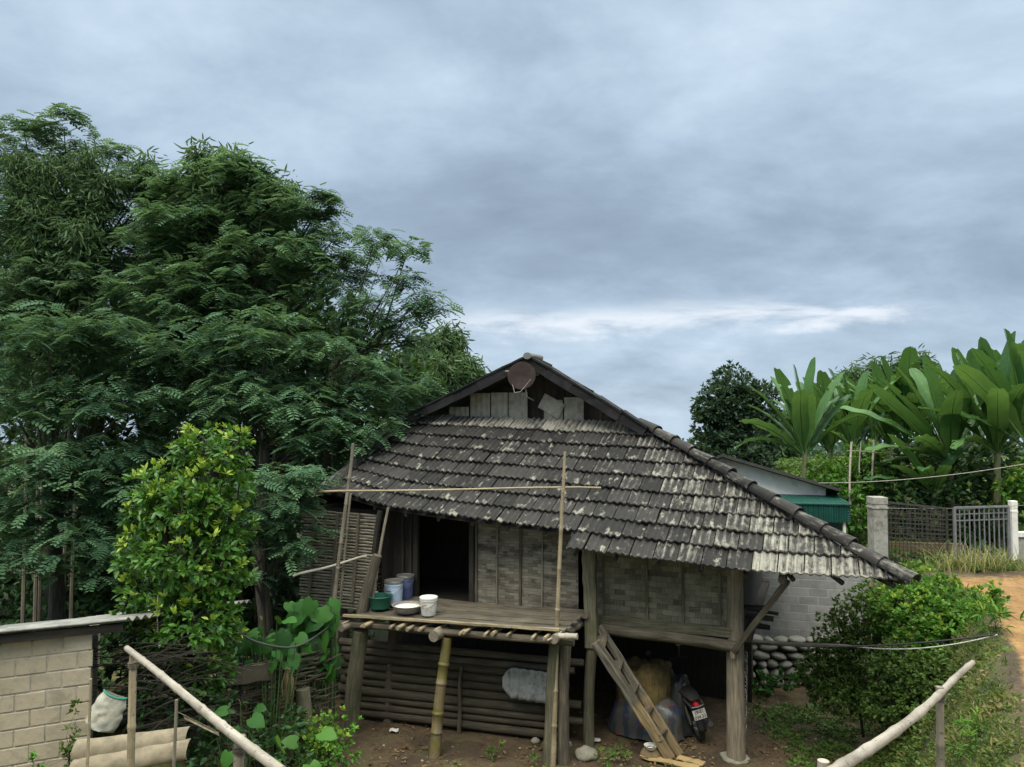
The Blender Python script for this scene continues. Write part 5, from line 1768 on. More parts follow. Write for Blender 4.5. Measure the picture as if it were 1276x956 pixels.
def heart_tpl(w=0.8, curl=.18):
    """heart outline in two halves hung on a curved midrib, cupped and slightly wavy"""
    ts = np.linspace(0, 1, 8)
    mid = [(0, .10 + .90 * t, -curl * t ** 2) for t in ts]
    V, Fc = list(mid), []
    for s_ in (-1, 1):
        k = len(V)
        for i, t in enumerate(ts):
            hw = w * .52 * (math.sin(PI * min(1, (t * .94 + .06)) ** .60) ** .85) if t < 1 else 0
            back = -.13 * max(0, 1 - t * 3.2)
            V.append((s_ * hw * .55, mid[i][1] + back * .6, mid[i][2] + .05 * hw + .012 * math.sin(i * 2.1)))
        for i, t in enumerate(ts):
            hw = w * .52 * (math.sin(PI * min(1, (t * .94 + .06)) ** .60) ** .85) if t < 1 else 0
            back = -.13 * max(0, 1 - t * 3.2)
            V.append((s_ * hw, mid[i][1] + back, mid[i][2] - .03 * hw + .03 * math.sin(i * 1.7 + s_)))
        for i in range(7):
            q = [(i, i + 1, k + i + 1, k + i), (k + i, k + i + 1, k + 8 + i + 1, k + 8 + i)]
            Fc += q if s_ < 0 else [x[::-1] for x in q]
    return np.array(V), np.array(Fc)

def frond_tpl(pairs=8, droop=.28, lw=.105, ll=.30, wspan=None):
    V, Fc = [], []
    def pt(t): return np.array((0, t - .08 * t * t * droop, -droop * t * t))
    for i in range(pairs):
        t = .14 + .86 * i / (pairs - 1)
        L_ = ll * (1 - .55 * abs(t - .5) ** 1.5)
        for s in (-1, 1):
            b = pt(t); d = np.array((s * .86, .50, -.12 - .1 * t)); d /= np.linalg.norm(d)
            x = np.array((-d[1], d[0], 0)) * lw / 2 * s
            k = len(V)
            m_ = b + d * L_ * .45
            V += [b, m_ - x, b + d * L_, m_ + x]
            Fc.append((k, k + 1, k + 2, k + 3))
    k = len(V)
    for t in (0, .35, .7, 1.0):
        p_ = pt(t); V += [p_ - (.006, 0, 0.004), p_ + (.006, 0, -.004)]
    for j in range(3): Fc.append((k + 2 * j, k + 2 * j + 1, k + 2 * j + 3, k + 2 * j + 2))
    return np.array(V), np.array(Fc)

def stamp(tpl, pos, d, n, size):
    v, f = tpl
    B = basis(d, n)
    V = np.einsum('nij,kj->nki', B, v) * size[:, None, None] + pos[:, None, :]
    Fq = f[None] + (np.arange(len(pos)) * len(v))[:, None, None]
    return V.reshape(-1, 3), Fq.reshape(-1, f.shape[1])

def foliage(name, m, tpl, pos, d, n, size, rnd, parent=None, young=None):
    V, Fq = stamp(tpl, pos, d, n, size)
    k = len(tpl[0])
    at_ = {'rnd': np.repeat(np.clip(rnd, 0, 1), k)}
    if young is not None: at_['young'] = np.repeat(np.clip(young, 0, 1), k)
    return np_mesh(name, V, Fq, m, parent, at_)

def rdir(n):
    return unit(RNG.normal(size=(n, 3)))

# leaf materials (real leaf colours)
ML_FEATH = leafmat('feathery_leaf', [(0.0, (.044, .102, .060)), (.5, (.094, .192, .104)), (1.0, (.165, .285, .140))], None, .6, .32, .18)
ML_FEATHB = leafmat('bluish_feathery_leaf', [(0.0, (.048, .100, .070)), (.5, (.100, .190, .115)), (1.0, (.170, .275, .15))], None, .6, .32, .18)
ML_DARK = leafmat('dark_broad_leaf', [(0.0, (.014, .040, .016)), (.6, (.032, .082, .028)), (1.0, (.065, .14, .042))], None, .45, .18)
ML_CITRUS = leafmat('citrus_leaf', [(0.0, (.026, .088, .014)), (.5, (.066, .185, .024)), (1.0, (.125, .29, .042))], (.42, .55, .07), .38, .25, .5)
ML_BAMB = leafmat('bamboo_leaf', [(0.0, (.045, .095, .045)), (.5, (.08, .15, .06)), (1.0, (.12, .20, .08))], None, .5, .3)
ML_PINE = leafmat('far_dark_leaf', [(0.0, (.018, .042, .028)), (.6, (.038, .078, .045)), (1.0, (.065, .115, .06))], None, .6, .15)
ML_BRIGHT = leafmat('bright_shrub_leaf', [(0.0, (.035, .11, .016)), (.5, (.085, .22, .03)), (1.0, (.17, .36, .055))], (.30, .42, .06), .42, .3)
ML_OLIVE = leafmat('olive_shrub_leaf', [(0.0, (.038, .078, .018)), (.5, (.085, .155, .033)), (1.0, (.17, .26, .058))], None, .5, .25)
ML_TEAK = leafmat('broad_heart_leaf', [(0.0, (.012, .055, .012)), (.5, (.030, .115, .020)), (1.0, (.06, .18, .03))], (.22, .13, .08), .55, .25, .2)
ML_WEED = leafmat('weed_leaf', [(0.0, (.030, .055, .012)), (.4, (.075, .125, .025)), (.65, (.14, .17, .04)), (.85, (.24, .21, .08)), (1.0, (.30, .22, .11))], None, .55, .3)
ML_DRY = leafmat('dry_grass_blade', [(0.0, (.10, .13, .035)), (.5, (.26, .26, .09)), (1.0, (.48, .42, .20))], None, .7, .3)
def banana_mat():
    t = NT('banana_leaf')
    a = t.attr('along'); rn_ = t.n('ShaderNodeObjectInfo').outputs['Random']
    st = t.noise(t.n('ShaderNodeCombineXYZ', {0: t.math('MULTIPLY', a, 70.0), 1: t.math('MULTIPLY', rn_, 30.0)}).outputs[0], 1.0, 3, .6)
    big = t.noise(t.pos(), 2.2, 4, .6)
    f = t.math('ADD', t.math('MULTIPLY', t.attr('rnd'), .45), t.math('ADD', t.math('MULTIPLY', st, .30), t.math('ADD', t.math('MULTIPLY', big, .2), t.math('MULTIPLY_ADD', rn_, .45, -.18))))
    c = t.ramp(f, [(.2, (.022, .080, .026)), (.5, (.052, .145, .042)), (.8, (.11, .235, .062)), (1.0, (.20, .34, .10))])
    dry = t.ms(t.math('ADD', t.noise(t.pos(), 1.4, 3), t.math('MULTIPLY', a, .10)), .74, .80)
    c = t.mix(t.math('MULTIPLY', dry, .6), c, (.22, .17, .06))
    b = t.n('ShaderNodeBump', {'Height': st, 'Strength': .5, 'Distance': .02})
    p = t.n('ShaderNodeBsdfPrincipled', {'Base Color': c, 'Roughness': .42, 'Specular IOR Level': .45, 'Normal': b.outputs[0]})
    tr = t.n('ShaderNodeBsdfTranslucent', {'Color': t.mix(.4, c, (.20, .30, .03))})
    t.put(t.out.inputs[0], t.n('ShaderNodeMixShader', {0: .3, 1: p.outputs[0], 2: tr.outputs[0]}).outputs[0])
    return t.m
ML_BANANA = banana_mat()

FROND = frond_tpl(8, .35, .155, .34)
FROND2 = frond_tpl(7, .45, .13, .34)
FROND3 = frond_tpl(5, .30, .21, .42)
LEAF = leaf_tpl(.5); LEAFW = leaf_tpl(.62, .18, .1); LEAFN = leaf_tpl(.20, .25, .03)
HEART = heart_tpl()

def px_clump(c):
    """(px, py, Y, radius in px[, height radius]) to centre and radii in metres"""
    px, py, Y, r = c[:4]
    h = c[4] if len(c) > 4 else r
    k = Y / F
    return np.array(at(px, py, Y)), np.array((r * k, r * k * .9, h * k))

def limb_mesh(base, top, clumps, r0, name, m, parent, sub=4, twigs=None):
    m2 = MB()
    b = Vector(base); t = Vector(top)
    m2.pole(b, t, r0, r0 * .62, 12, 10, .12 * (t - b).length * .3, .15)
    for c, r in clumps:
        c = Vector(c)
        for k in range(sub if sub > 1 else 1):
            e = c + Vector(RNG.normal(size=3) * r * .40) if k else c
            s = t.lerp(b, RNG.uniform(0, .35))
            mid = s.lerp(e, .5) + Vector((RNG.normal() * .12, RNG.normal() * .12, .12 * (e - s).length))
            rr = r0 * (.30 if k == 0 else .13)
            m2.tube([s, s.lerp(mid, .5) + Vector((0, 0, .05)), mid, mid.lerp(e, .5), e], [rr, rr * .85, rr * .65, rr * .45, rr * .2], 7)
    if twigs is not None:
        for p0, p1 in twigs:
            p0, p1 = Vector(p0), Vector(p1)
            m2.tube([p0, p0.lerp(p1, .5) + Vector((0, 0, .05)), p1], [.010, .007, .004], 4)
    return m2.build(name, m, parent)

def feathery_tree(label, base, top, clumps, dens, fl=.5, mat=None, r0=.16, tpl=None, droop=(-.35, .25), name='feathery_tree', cat='tree', group=None, up=.0, fill=.25):
    base = Vector(base); base.z = gz(base.x, base.y) - .1
    t = thing(name, label, cat, base, group=group)
    cl = [px_clump(c) for c in clumps]
    P, D, N, Sz, Rn = [], [], [], [], []
    tw = []
    for (c, r) in cl:
        area = 4 * PI * ((r[0] * r[2] + r[0] * r[1]) / 2)
        ns = max(9, int(area * dens * 2.7))
        u = rdir(ns)
        u[:, 2] = np.abs(u[:, 2]) * np.where(RNG.random(ns) < .72, 1, -1)
        rad = np.where(RNG.random(ns) < fill, RNG.uniform(.2, .75, ns), RNG.uniform(.72, 1.06, ns))
        rad = rad * (1 + .22 * np.array([mnoise.noise((a * 1.7 + c[0], b * 1.7, g_ * 1.7)) for a, b, g_ in u]))
        sp = c + u * r * rad[:, None]
        for i in RNG.choice(ns, min(ns, int(ns * .16)), replace=False):
            tw.append((c + (sp[i] - c) * .55 - np.array(base), sp[i] - np.array(base)))
        srn = RNG.random(ns)
        nf = 10
        crn = RNG.uniform(-.22, .22)
        for k in range(nf):
            az = RNG.uniform(-2.3, 2.3, ns) + np.arctan2(u[:, 1], u[:, 0])
            pit = RNG.uniform(droop[0], droop[1], ns) + up * u[:, 2]
            d = np.stack([np.cos(az) * np.cos(pit), np.sin(az) * np.cos(pit), np.sin(pit)], -1)
            P.append(sp + d * .03 + RNG.normal(size=(ns, 3)) * .07); D.append(d)
            N.append(unit(np.array((0, 0, 1.0)) + RNG.normal(size=(ns, 3)) * .25))
            Sz.append(fl * .57 * RNG.uniform(.42, 1.25, ns)); Rn.append(np.clip(srn * .6 + RNG.random(ns) * .4 + crn, 0, 1))
    P, D, N = map(np.concatenate, (P, D, N)); Sz = np.concatenate(Sz); Rn = np.concatenate(Rn)
    foliage('crown', mat or ML_FEATH, tpl or FROND3, P - np.array(base), D, N, Sz, Rn, t)
    limb_mesh((0, 0, 0), Vector(top) - base, [(c - np.array(base), r) for c, r in cl], r0, 'trunk', M_BARK, t, 3, tw)
    return t

# ---- the tree mass on the left
feathery_tree('tall feathery tree at the far left with thin sprays rising highest', at(60, 800, 20), at(70, 420, 20),
    [(30, 165, 20, 40, 22), (80, 160, 19.8, 32, 24), (10, 225, 20, 42), (65, 215, 20.2, 42, 30), (110, 235, 20, 34), (150, 222, 20, 18, 26), (30, 300, 19.5, 70), (110, 305, 19.6, 62), (175, 315, 19.8, 48), (90, 390, 19, 80), (0, 390, 19, 60), (140, 190, 20, 16, 14), (170, 245, 19.6, 40, 26), (195, 232, 19.4, 26, 16)], 1.55, .55, ML_FEATHB, .17)
feathery_tree('rounded feathery tree crown in the middle of the left tree mass', at(270, 800, 18.8), at(280, 470, 18.8),
    [(300, 225, 18.6, 48, 30), (230, 232, 18.8, 40, 30), (255, 290, 18.5, 68, 55), (345, 268, 18.4, 52, 40), (392, 262, 18.2, 28, 26), (330, 335, 18, 75, 55), (200, 300, 18.6, 50), (415, 300, 18.2, 30, 26), (428, 325, 18, 22, 20), (405, 345, 18, 58), (300, 205, 18.6, 30, 10), (405, 248, 18.2, 14, 12), (190, 385, 18, 65), (270, 390, 17.6, 75)], 1.6, .52, ML_FEATH, .18)
feathery_tree('open spreading tree whose bare twigs reach over the roof gable', at(430, 800, 17.4), at(415, 455, 17.4),
    [(466, 303, 17.2, 19, 22), (508, 312, 17.1, 30, 15), (492, 345, 17.1, 34, 16), (470, 382, 17.0, 40, 22), (520, 375, 17.0, 32, 16), (540, 385, 17, 20, 9), (505, 400, 17, 26, 14), (455, 420, 17.2, 46, 32), (430, 375, 17.3, 34), (520, 425, 17.1, 14, 12)], 1.15, .50, ML_FEATH, .13, droop=(-.55, .3))
feathery_tree('low layered feathery tree overhanging the left end of the roof', at(330, 800, 15.4), at(330, 560, 15.6),
    [(330, 430, 15.8, 75, 50), (420, 455, 16.0, 62, 45), (250, 440, 15.8, 65, 45), (470, 490, 16.2, 58, 42), (380, 520, 15.2, 75, 42), (300, 510, 15.4, 70, 45), (455, 535, 15.6, 45, 26), (235, 520, 15.5, 55, 50), (410, 555, 15, 52, 28), (520, 500, 16.6, 32, 24)], 1.7, .50, ML_FEATH, .15)
feathery_tree('dark feathery tree behind the block shed at the far left', at(70, 800, 15.5), at(70, 600, 15.8),
    [(60, 430, 16, 90, 50), (150, 430, 16.2, 60, 45), (20, 520, 15.5, 80, 55), (130, 510, 15.6, 75, 50), (60, 600, 15, 85, 55), (150, 600, 15.2, 60, 55), (10, 660, 14.6, 60, 50), (90, 690, 14.6, 70, 45), (190, 470, 16, 40, 40)], 1.6, .52, ML_FEATH, .16)
feathery_tree('low feathery bush hanging over the left slatted wall of the house', at(330, 850, 13.4), at(330, 720, 13.6),
    [(345, 610, 13.3, 58, 34), (310, 640, 13.3, 50, 40), (365, 650, 13.2, 38, 34), (330, 690, 13.4, 48, 30), (375, 600, 13.4, 34, 16)], 2.3, .40, ML_FEATH, .06, name='feathery_bush', cat='bush')

def broad_tree(label, base, top, clumps, dens, ls, mat, r0=.2, tpl=LEAF, name='broad_leaved_tree', cat='tree', young=0.0, group=None, fill=.3, sub=3, outward=.9, upb=.35, trunk=True, twigs=.12):
    base = Vector(base); base.z = gz(base.x, base.y) - .1
    t = thing(name, label, cat, base, group=group)
    cl = [px_clump(c) for c in clumps]
    P, D, N, Sz, Rn, Yg = [], [], [], [], [], []
    tw = []
    for (c, r) in cl:
        area = 4 * PI * ((r[0] * r[2] + r[0] * r[1]) / 2)
        ns = max(8, int(area * dens))
        u = rdir(ns)
        rad = np.where(RNG.random(ns) < fill, RNG.uniform(.25, .8, ns), RNG.uniform(.78, 1.04, ns))
        rad = rad * (1 + .30 * np.array([mnoise.noise((a * 2.1 + c[0], b * 2.1, g_ * 2.1)) for a, b, g_ in u]))
        sp = c + u * r * rad[:, None]
        for i in RNG.choice(ns, int(ns * twigs), replace=False):
            tw.append((c + (sp[i] - c) * .3 - np.array(base), sp[i] - np.array(base)))
        srn = RNG.random(ns); yo = (RNG.random(ns) < young * (.35 + 5.5 * np.clip(u[:, 2] - .15, 0, 1))) & (rad > .8)
        for k in range(6):                                    # a whorl of leaves at each shoot end
            d = unit(u * outward + RNG.normal(size=(ns, 3)) * .75 + np.array((0, 0, upb)) * np.where(yo, 2.0, 1.0)[:, None])
            P.append(sp + d * ls * .15); D.append(d)
            N.append(unit(np.array((0, 0, 1.0)) + u * .5 + RNG.normal(size=(ns, 3)) * .35))
            Sz.append(ls * RNG.uniform(.6, 1.15, ns) * np.where(yo, .85, 1)); Rn.append(np.clip(srn * .5 + RNG.random(ns) * .5, 0, 1))
            Yg.append(np.where(yo, RNG.uniform(.35, 1.0, ns), 0))
    P, D, N = map(np.concatenate, (P, D, N)); Sz, Rn, Yg = map(np.concatenate, (Sz, Rn, Yg))
    foliage('foliage', mat, tpl, P - np.array(base), D, N, Sz, Rn, t, Yg)
    if trunk: limb_mesh((0, 0, 0), Vector(top) - base, [(c - np.array(base), r) for c, r in cl], r0, 'trunk', M_BARK, t, sub, tw)
    return t

# dense dark trees closing the view behind the feathery ones
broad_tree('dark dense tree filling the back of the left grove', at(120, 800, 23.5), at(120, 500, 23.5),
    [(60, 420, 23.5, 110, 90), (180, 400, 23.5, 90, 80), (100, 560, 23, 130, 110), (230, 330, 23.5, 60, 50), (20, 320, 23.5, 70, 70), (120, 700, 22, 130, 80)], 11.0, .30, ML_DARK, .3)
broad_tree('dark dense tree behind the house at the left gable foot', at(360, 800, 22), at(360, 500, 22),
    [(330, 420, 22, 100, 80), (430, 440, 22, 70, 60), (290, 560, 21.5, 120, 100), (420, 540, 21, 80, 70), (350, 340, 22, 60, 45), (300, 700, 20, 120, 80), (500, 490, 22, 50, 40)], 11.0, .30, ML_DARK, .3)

# bamboo far behind
def bamboo_clump(label, base, culms, ll=.55, dens=1.0, group='feathery bamboo clumps far behind'):
    base = Vector(base); base.z = gz(base.x, base.y)
    t = thing('bamboo_clump', label, 'bamboo', base, group=group)
    P, D, N, Sz, Rn = [], [], [], [], []
    m2 = MB()
    for (px, py, bx, Y, w_) in culms:
        e = np.array(at(px, py, Y)); b = np.array(at(bx, 720, Y)); b[2] = gz(b[0], b[1])
        top = b + (e - b) * np.array((.55, 1, 1.0))
        pts = []
        for i in range(14):
            s = i / 13
            p_ = b + (e - b) * np.array((s ** 2.4, s, 1 - (1 - s) ** 1.25))
            pts.append(Vector(p_ - np.array(base)))
        m2.tube(pts, [.05 * (1 - .75 * i / 13) for i in range(14)], 6)
        n_ = int(420 * dens)
        s = RNG.uniform(.35, 1.0, n_) ** .8
        q = np.array([np.array(pts[min(13, int(a * 13))].lerp(pts[min(13, int(a * 13) + 1)], a * 13 % 1)) for a in s])
        wd = (w_ * Y / F) * (1.05 - .62 * s)
        off = RNG.normal(size=(n_, 3)) * wd[:, None] * np.array((.5, .5, .4))
        q = q + off
        for k in range(4):
            d = unit(off * .8 / np.maximum(wd[:, None], .01) + RNG.normal(size=(n_, 3)) * .5 + np.array((0, 0, -.75)))
            P.append(q + RNG.normal(size=(n_, 3)) * .12); D.append(d); N.append(rdir(n_)); Sz.append(ll * RNG.uniform(.5, 1.1, n_)); Rn.append(RNG.random(n_))
    P, D, N = map(np.concatenate, (P, D, N)); Sz, Rn = map(np.concatenate, (Sz, Rn))
    foliage('foliage', ML_BAMB, LEAFN, P, D, N, Sz, Rn, t)
    m2.build('culm_cluster', M_BAMG, t)
    return t
bamboo_clump('bamboo clump arching over the left shoulder of the gable', at(550, 720, 26),
             [(590, 464, 556, 26, 30), (562, 416, 548, 26.5, 26), (540, 422, 530, 26, 30), (516, 440, 512, 25.5, 34), (575, 450, 560, 25.5, 28), (552, 455, 545, 25, 34), (500, 452, 500, 25, 34)], .36, 2.4)
bamboo_clump('bamboo clump behind the banana plants, its tips leaning left', at(1095, 720, 34),
             [(1060, 470, 1082, 34, 24), (1098, 462, 1100, 34.5, 36), (1112, 470, 1108, 34, 30), (1080, 482, 1092, 33.5, 26)], .42, 2.2)
bamboo_clump('dark bamboo tuft standing upright between the banana crowns', at(1140, 720, 33),
             [(1140, 450, 1138, 33, 22), (1148, 460, 1146, 33, 18), (1132, 468, 1130, 33, 18)], .40, 2.2)
bamboo_clump('distant pale bamboo just clear of the dark conical tree', at(985, 720, 38), [(978, 520, 985, 38, 24), (960, 545, 968, 38, 20)], .6, .8)

bamboo_clump('green bamboo clump rising out of the middle of the left trees', at(270, 800, 19.4),
             [(250, 186, 262, 19.2, 30), (292, 198, 280, 19.0, 34), (212, 222, 240, 19.3, 34), (330, 222, 300, 19, 36), (178, 205, 225, 19.5, 22), (270, 235, 270, 18.9, 50), (362, 232, 320, 19, 26), (230, 262, 255, 18.8, 50), (310, 262, 290, 18.7, 50)], .28, 2.0, None)
bamboo_clump('thin bamboo with pale culms at the far left of the grove', at(40, 800, 19),
             [(20, 190, 30, 18.8, 26), (62, 200, 50, 18.8, 28), (110, 190, 75, 19, 22), (135, 215, 90, 19, 30), (40, 260, 45, 18.6, 44), (100, 280, 80, 18.6, 44)], .26, 1.6, None)

# far dark tree on the right and small distant ones
broad_tree('dark dome shaped tree standing alone behind the white house', at(918, 640, 30), at(916, 560, 30),
    [(912, 478, 30, 27, 20), (905, 505, 30, 40, 26), (936, 500, 30, 30, 22), (955, 488, 30, 12, 12), (897, 530, 30, 32, 26), (930, 540, 30, 42, 30), (888, 512, 30, 20, 14), (950, 530, 30, 24, 24), (915, 565, 29.5, 50, 26)], 26, .21, ML_PINE, .25, LEAF, 'dome_tree', 'tree', twigs=.05)
broad_tree('small distant tree top just over the hip ridge', at(880, 640, 45), at(880, 560, 45), [(874, 556, 45, 16, 10), (886, 562, 45, 16, 10), (866, 566, 45, 14, 8)], 8, .4, ML_PINE, .15, LEAF, 'distant_tree', 'tree', twigs=.05)

# hill wood far behind, to close the horizon
def far_wood():
    n_ = 15000
    x = RNG.uniform(-90, 110, n_); y = RNG.uniform(46, 110, n_)
    h = .9 + .7 * np.array([mnoise.noise((a * .06, b * .05, 3)) for a, b in zip(x, y)])
    base = ground_z(x, y)
    Pw = np.stack([x, y, base + RNG.uniform(0, 1, n_) ** .6 * h], -1)
    P = np.repeat(Pw, 5, 0) + RNG.normal(size=(n_ * 5, 3)) * .6
    P = P[P[:, 2] < 3.7]
    o_ = foliage('far_wood', ML_PINE, LEAFW, P, rdir(len(P)), rdir(len(P)), RNG.uniform(.22, .5, len(P)), RNG.random(len(P)))
    o_['kind'] = 'stuff'; o_['label'] = 'low distant wood along the horizon behind the house'
far_wood()

# ---- citrus tree in front
ct = broad_tree('upright glossy leaved tree with yellow green shoots in front of the grove', at(235, 960, 10.4), at(240, 760, 10.5),
    [(254, 555, 10.5, 28.8, 28.5), (291.8, 560, 10.4, 21.6, 28.5), (228.8, 570, 10.5, 12.6, 20.9), (266.6, 610, 10.4, 45, 36.1), (194.6, 605, 10.4, 30.6, 22.8), (226.1, 630, 10.3, 45, 34.2), (183.8, 640, 10.3, 27, 24.7), (284.6, 660, 10.4, 28.8, 34.2), (239.6, 690, 10.2, 55.8, 41.8), (172.1, 690, 10.3, 25.2, 32.3), (280.1, 720, 10.4, 30.6, 32.3), (185.6, 740, 10.3, 32.4, 32.3), (239.6, 770, 10.2, 54, 38), (163.1, 765, 10.4, 14.4, 20.9), (203.6, 800, 10.3, 36, 28.5), (275.6, 785, 10.4, 23.4, 20.9), (244.1, 835, 10.3, 40.5, 32.3)],
    62, .122, ML_CITRUS, .16, LEAF, 'glossy_tree', 'tree', .26, None, .3, 3, 1.0, .3, True, .08)
# pale bare stem in it
stick('dead_stem', 'pale dead stem standing among the glossy leaves', 'stem', at(196, 800, 10.0), at(197, 742, 10.0), .012, .008, M_STICK, 0, .01)

# ---- broad heart leaves
def heart_plant(label, base, leaves, ls, mat=None, name='broad_leaf_plant', group=None, cat='plant', vine=False):
    base = Vector(base); base.z = gz(base.x, base.y)
    t = thing(name, label, cat, base, group=group)
    P, D, N, Sz, Rn, Yg = [], [], [], [], [], []
    m2 = MB()
    for lf in leaves:
        px, py, Y, ang, sz = lf[:5]
        p_ = np.array(at(px, py, Y)) - np.array(base)
        a = R(ang)
        d = np.array((math.cos(a), -.55 + RNG.normal() * .15, math.sin(a) * .8 - .12))
        P.append(p_); D.append(d); N.append(np.array((RNG.normal() * .55, -.40 + RNG.normal() * .3, .9))); Sz.append(sz * RNG.uniform(.62, .95)); Rn.append(RNG.uniform(0, .85)); Yg.append(lf[5] if len(lf) > 5 else 0)
        q = Vector(p_); st = Vector((q.x * .25 if not vine else q.x, q.y + .1, max(0, q.z - (.8 if vine else 9))))
        m2.tube([st, st.lerp(q, .6) + Vector((0, .05, .06)), q], [.010, .008, .005], 5)
    P, D, N = map(np.array, (P, D, N)); Sz, Rn, Yg = map(np.array, (Sz, Rn, Yg))
    foliage('foliage', mat or ML_TEAK, HEART, P, D, N, Sz, Rn, t, Yg)
    m2.build('stem_cluster', ML_STEM, t)
    return t
ML_STEM = plain('green_stem', (.06, .11, .03), .6, .3)
lv = [(322, 785, 10.8, 200, .30), (352, 788, 10.7, -70, .30), (345, 775, 10.8, 60, .24), (370, 792, 10.7, -20, .30), (378, 800, 10.7, -40, .26), (338, 800, 10.8, -110, .26), (355, 772, 10.9, 20, .26), (312, 800, 10.9, -130, .24), (300, 780, 10.9, 150, .24), (327, 772, 10.8, 100, .12, 1.0), (285, 790, 10.8, -100, .22), (365, 815, 10.8, -60, .25), (340, 822, 10.9, -90, .26), (310, 822, 10.9, -80, .25)]
heart_plant('plant with big heart shaped leaves beside the glossy tree under the hose', at(335, 900, 10.9), lv, .3)
rs = np.random.default_rng(3)
lv = [(358 + rs.uniform(0, 60), 745 + rs.uniform(0, 85), 11.8 + rs.uniform(-.25, .35), rs.uniform(200, 330), rs.uniform(.28, .40)) for i in range(95)]
heart_plant('climber with overlapping heart leaves left of the deck corner', at(395, 890, 12.1), lv, .3, ML_TEAK, 'climbing_plant', None, 'climber', True)
rs = np.random.default_rng(8)
lv = [(262 + rs.uniform(0, 100), 775 + rs.uniform(0, 60), 11.2 + rs.uniform(-.2, .3), rs.uniform(190, 350), rs.uniform(.22, .34)) for i in range(60)]
heart_plant('darker mass of heart leaves behind the hose and glossy tree', at(310, 900, 11.4), lv, .3, ML_TEAK, 'climbing_plant', None, 'climber', True)
lv = [(292, 905, 9.8, -80, .26), (312, 893, 9.8, -15, .28), (285, 885, 9.8, 170, .22), (300, 878, 9.8, 90, .12, 1.0), (318, 882, 9.9, 15, .22), (278, 898, 9.9, -140, .2), (300, 915, 9.7, -60, .22), (286, 935, 9.6, -100, .26), (270, 920, 9.7, -150, .22)]
heart_plant('young plant with four broad leaves in front of the wattle fence', at(296, 960, 9.9), lv, .3)
lv = [(352, 935, 9.6, 100, .36), (398, 912, 9.9, 10, .40), (385, 950, 9.5, -60, .36), (345, 945, 9.6, -100, .32), (372, 925, 9.7, 150, .26)]
heart_plant('taro with huge bright arrow leaves at the bottom edge', at(370, 990, 9.7), lv, .4, ML_BRIGHT, 'taro_plant')

def shrub(label, base, clumps, dens, ls, mat, tpl=LEAF, name='shrub', young=.1, group=None, cat='shrub', r0=.022, sub=2, fill=.35, upb=.4):
    return broad_tree(label, base, Vector(at(clumps[0][0], clumps[0][1] + clumps[0][3] * .5, clumps[0][2])), clumps, dens, ls, mat, r0, tpl, name, cat, young, group, fill, sub, .9, upb, True, .06)

shrub('bright low bush with small leaves left of the bamboo prop', at(410, 960, 10.8), [(410, 912, 10.9, 34, 26), (385, 935, 10.8, 28, 24), (425, 940, 10.7, 22, 22), (370, 915, 11, 22, 18)], 62, .075, ML_BRIGHT, LEAFW, 'leafy_bush', .25)
shrub('dark undergrowth below the left handrail', at(310, 980, 9.8), [(330, 950, 10, 45, 25), (275, 950, 9.9, 40, 30), (230, 930, 10.2, 40, 30), (340, 905, 10.6, 40, 22), (200, 870, 10.0, 40, 30), (260, 880, 10.2, 34, 26)], 26, .11, ML_DARK, LEAFW, 'undergrowth', .02)
shrub('creeper running down the free edge of the block wall', at(85, 980, 8.9), [(88, 925, 8.95, 10, 30), (92, 890, 9.0, 7, 22), (83, 955, 8.9, 10, 20)], 70, .06, ML_OLIVE, LEAFW, 'creeper', .05, None, 'climber', .012)
shrub('small leafy sprig in front of the block wall', at(48, 985, 8.2), [(48, 948, 8.2, 7, 16)], 60, .06, ML_BRIGHT, LEAFW, 'sprig', .1, None, 'plant', .01, 1)
shrub('dark thicket between the glossy tree and the wattle fence', at(270, 900, 11.6), [(200, 840, 11.2, 45, 40), (270, 820, 11.6, 45, 40), (320, 830, 12, 36, 26), (140, 830, 11.4, 30, 34)], 16, .13, ML_DARK, LEAFW, 'thicket', .0)

# ---- right bank
shrub('round olive bush beside the block wall', at(1075, 860, 12.8), [(1075, 770, 12.8, 36, 34), (1050, 800, 12.8, 34, 36), (1095, 745, 12.9, 30, 22), (1035, 840, 12.6, 36, 30), (1088, 815, 12.6, 40, 40), (1050, 865, 12.3, 40, 22), (1030, 830, 12.8, 18, 24), (1095, 870, 12.2, 40, 22)], 130, .064, ML_OLIVE, LEAFW, 'round_bush', .05)
shrub('bright broad leaved bush at the top of the bank', at(1160, 830, 12), [(1165, 735, 12.2, 30, 24), (1200, 760, 11.8, 34, 30), (1150, 770, 11.9, 34, 34), (1130, 740, 12.4, 22, 24), (1185, 795, 11.6, 36, 30), (1225, 775, 11.5, 18, 18), (1140, 815, 11.8, 36, 30), (1110, 760, 12.3, 26, 26), (1235, 745, 11.8, 20, 18)], 95, .085, ML_BRIGHT, LEAFW, 'bright_bush', .18)
shrub('dark leafy hollow bush in the lower bank', at(1120, 890, 11.4), [(1120, 835, 11.5, 40, 26), (1160, 840, 11, 34, 24), (1010, 845, 13, 18, 14), (1190, 825, 10.9, 24, 20), (1150, 872, 10.9, 32, 18), (1115, 878, 11.3, 36, 18)], 105, .072, ML_OLIVE, LEAFW, 'hollow_bush', .03)
shrub('small ferny plants at the foot of the stone wall', at(950, 858, 14.6), [(948, 852, 14.6, 22, 8), (975, 846, 14.6, 16, 7)], 40, .10, ML_TEAK, LEAFW, 'fern_patch', .0, None, 'plant', .015, 1)
shrub('weedy plant with whorled leaves on the bank edge by the rail', at(1225, 930, 7.6), [(1222, 905, 7.6, 20, 12), (1205, 925, 7.5, 16, 12)], 55, .11, ML_BRIGHT, LEAFN, 'weed', .2, None, 'plant', .012, 1)
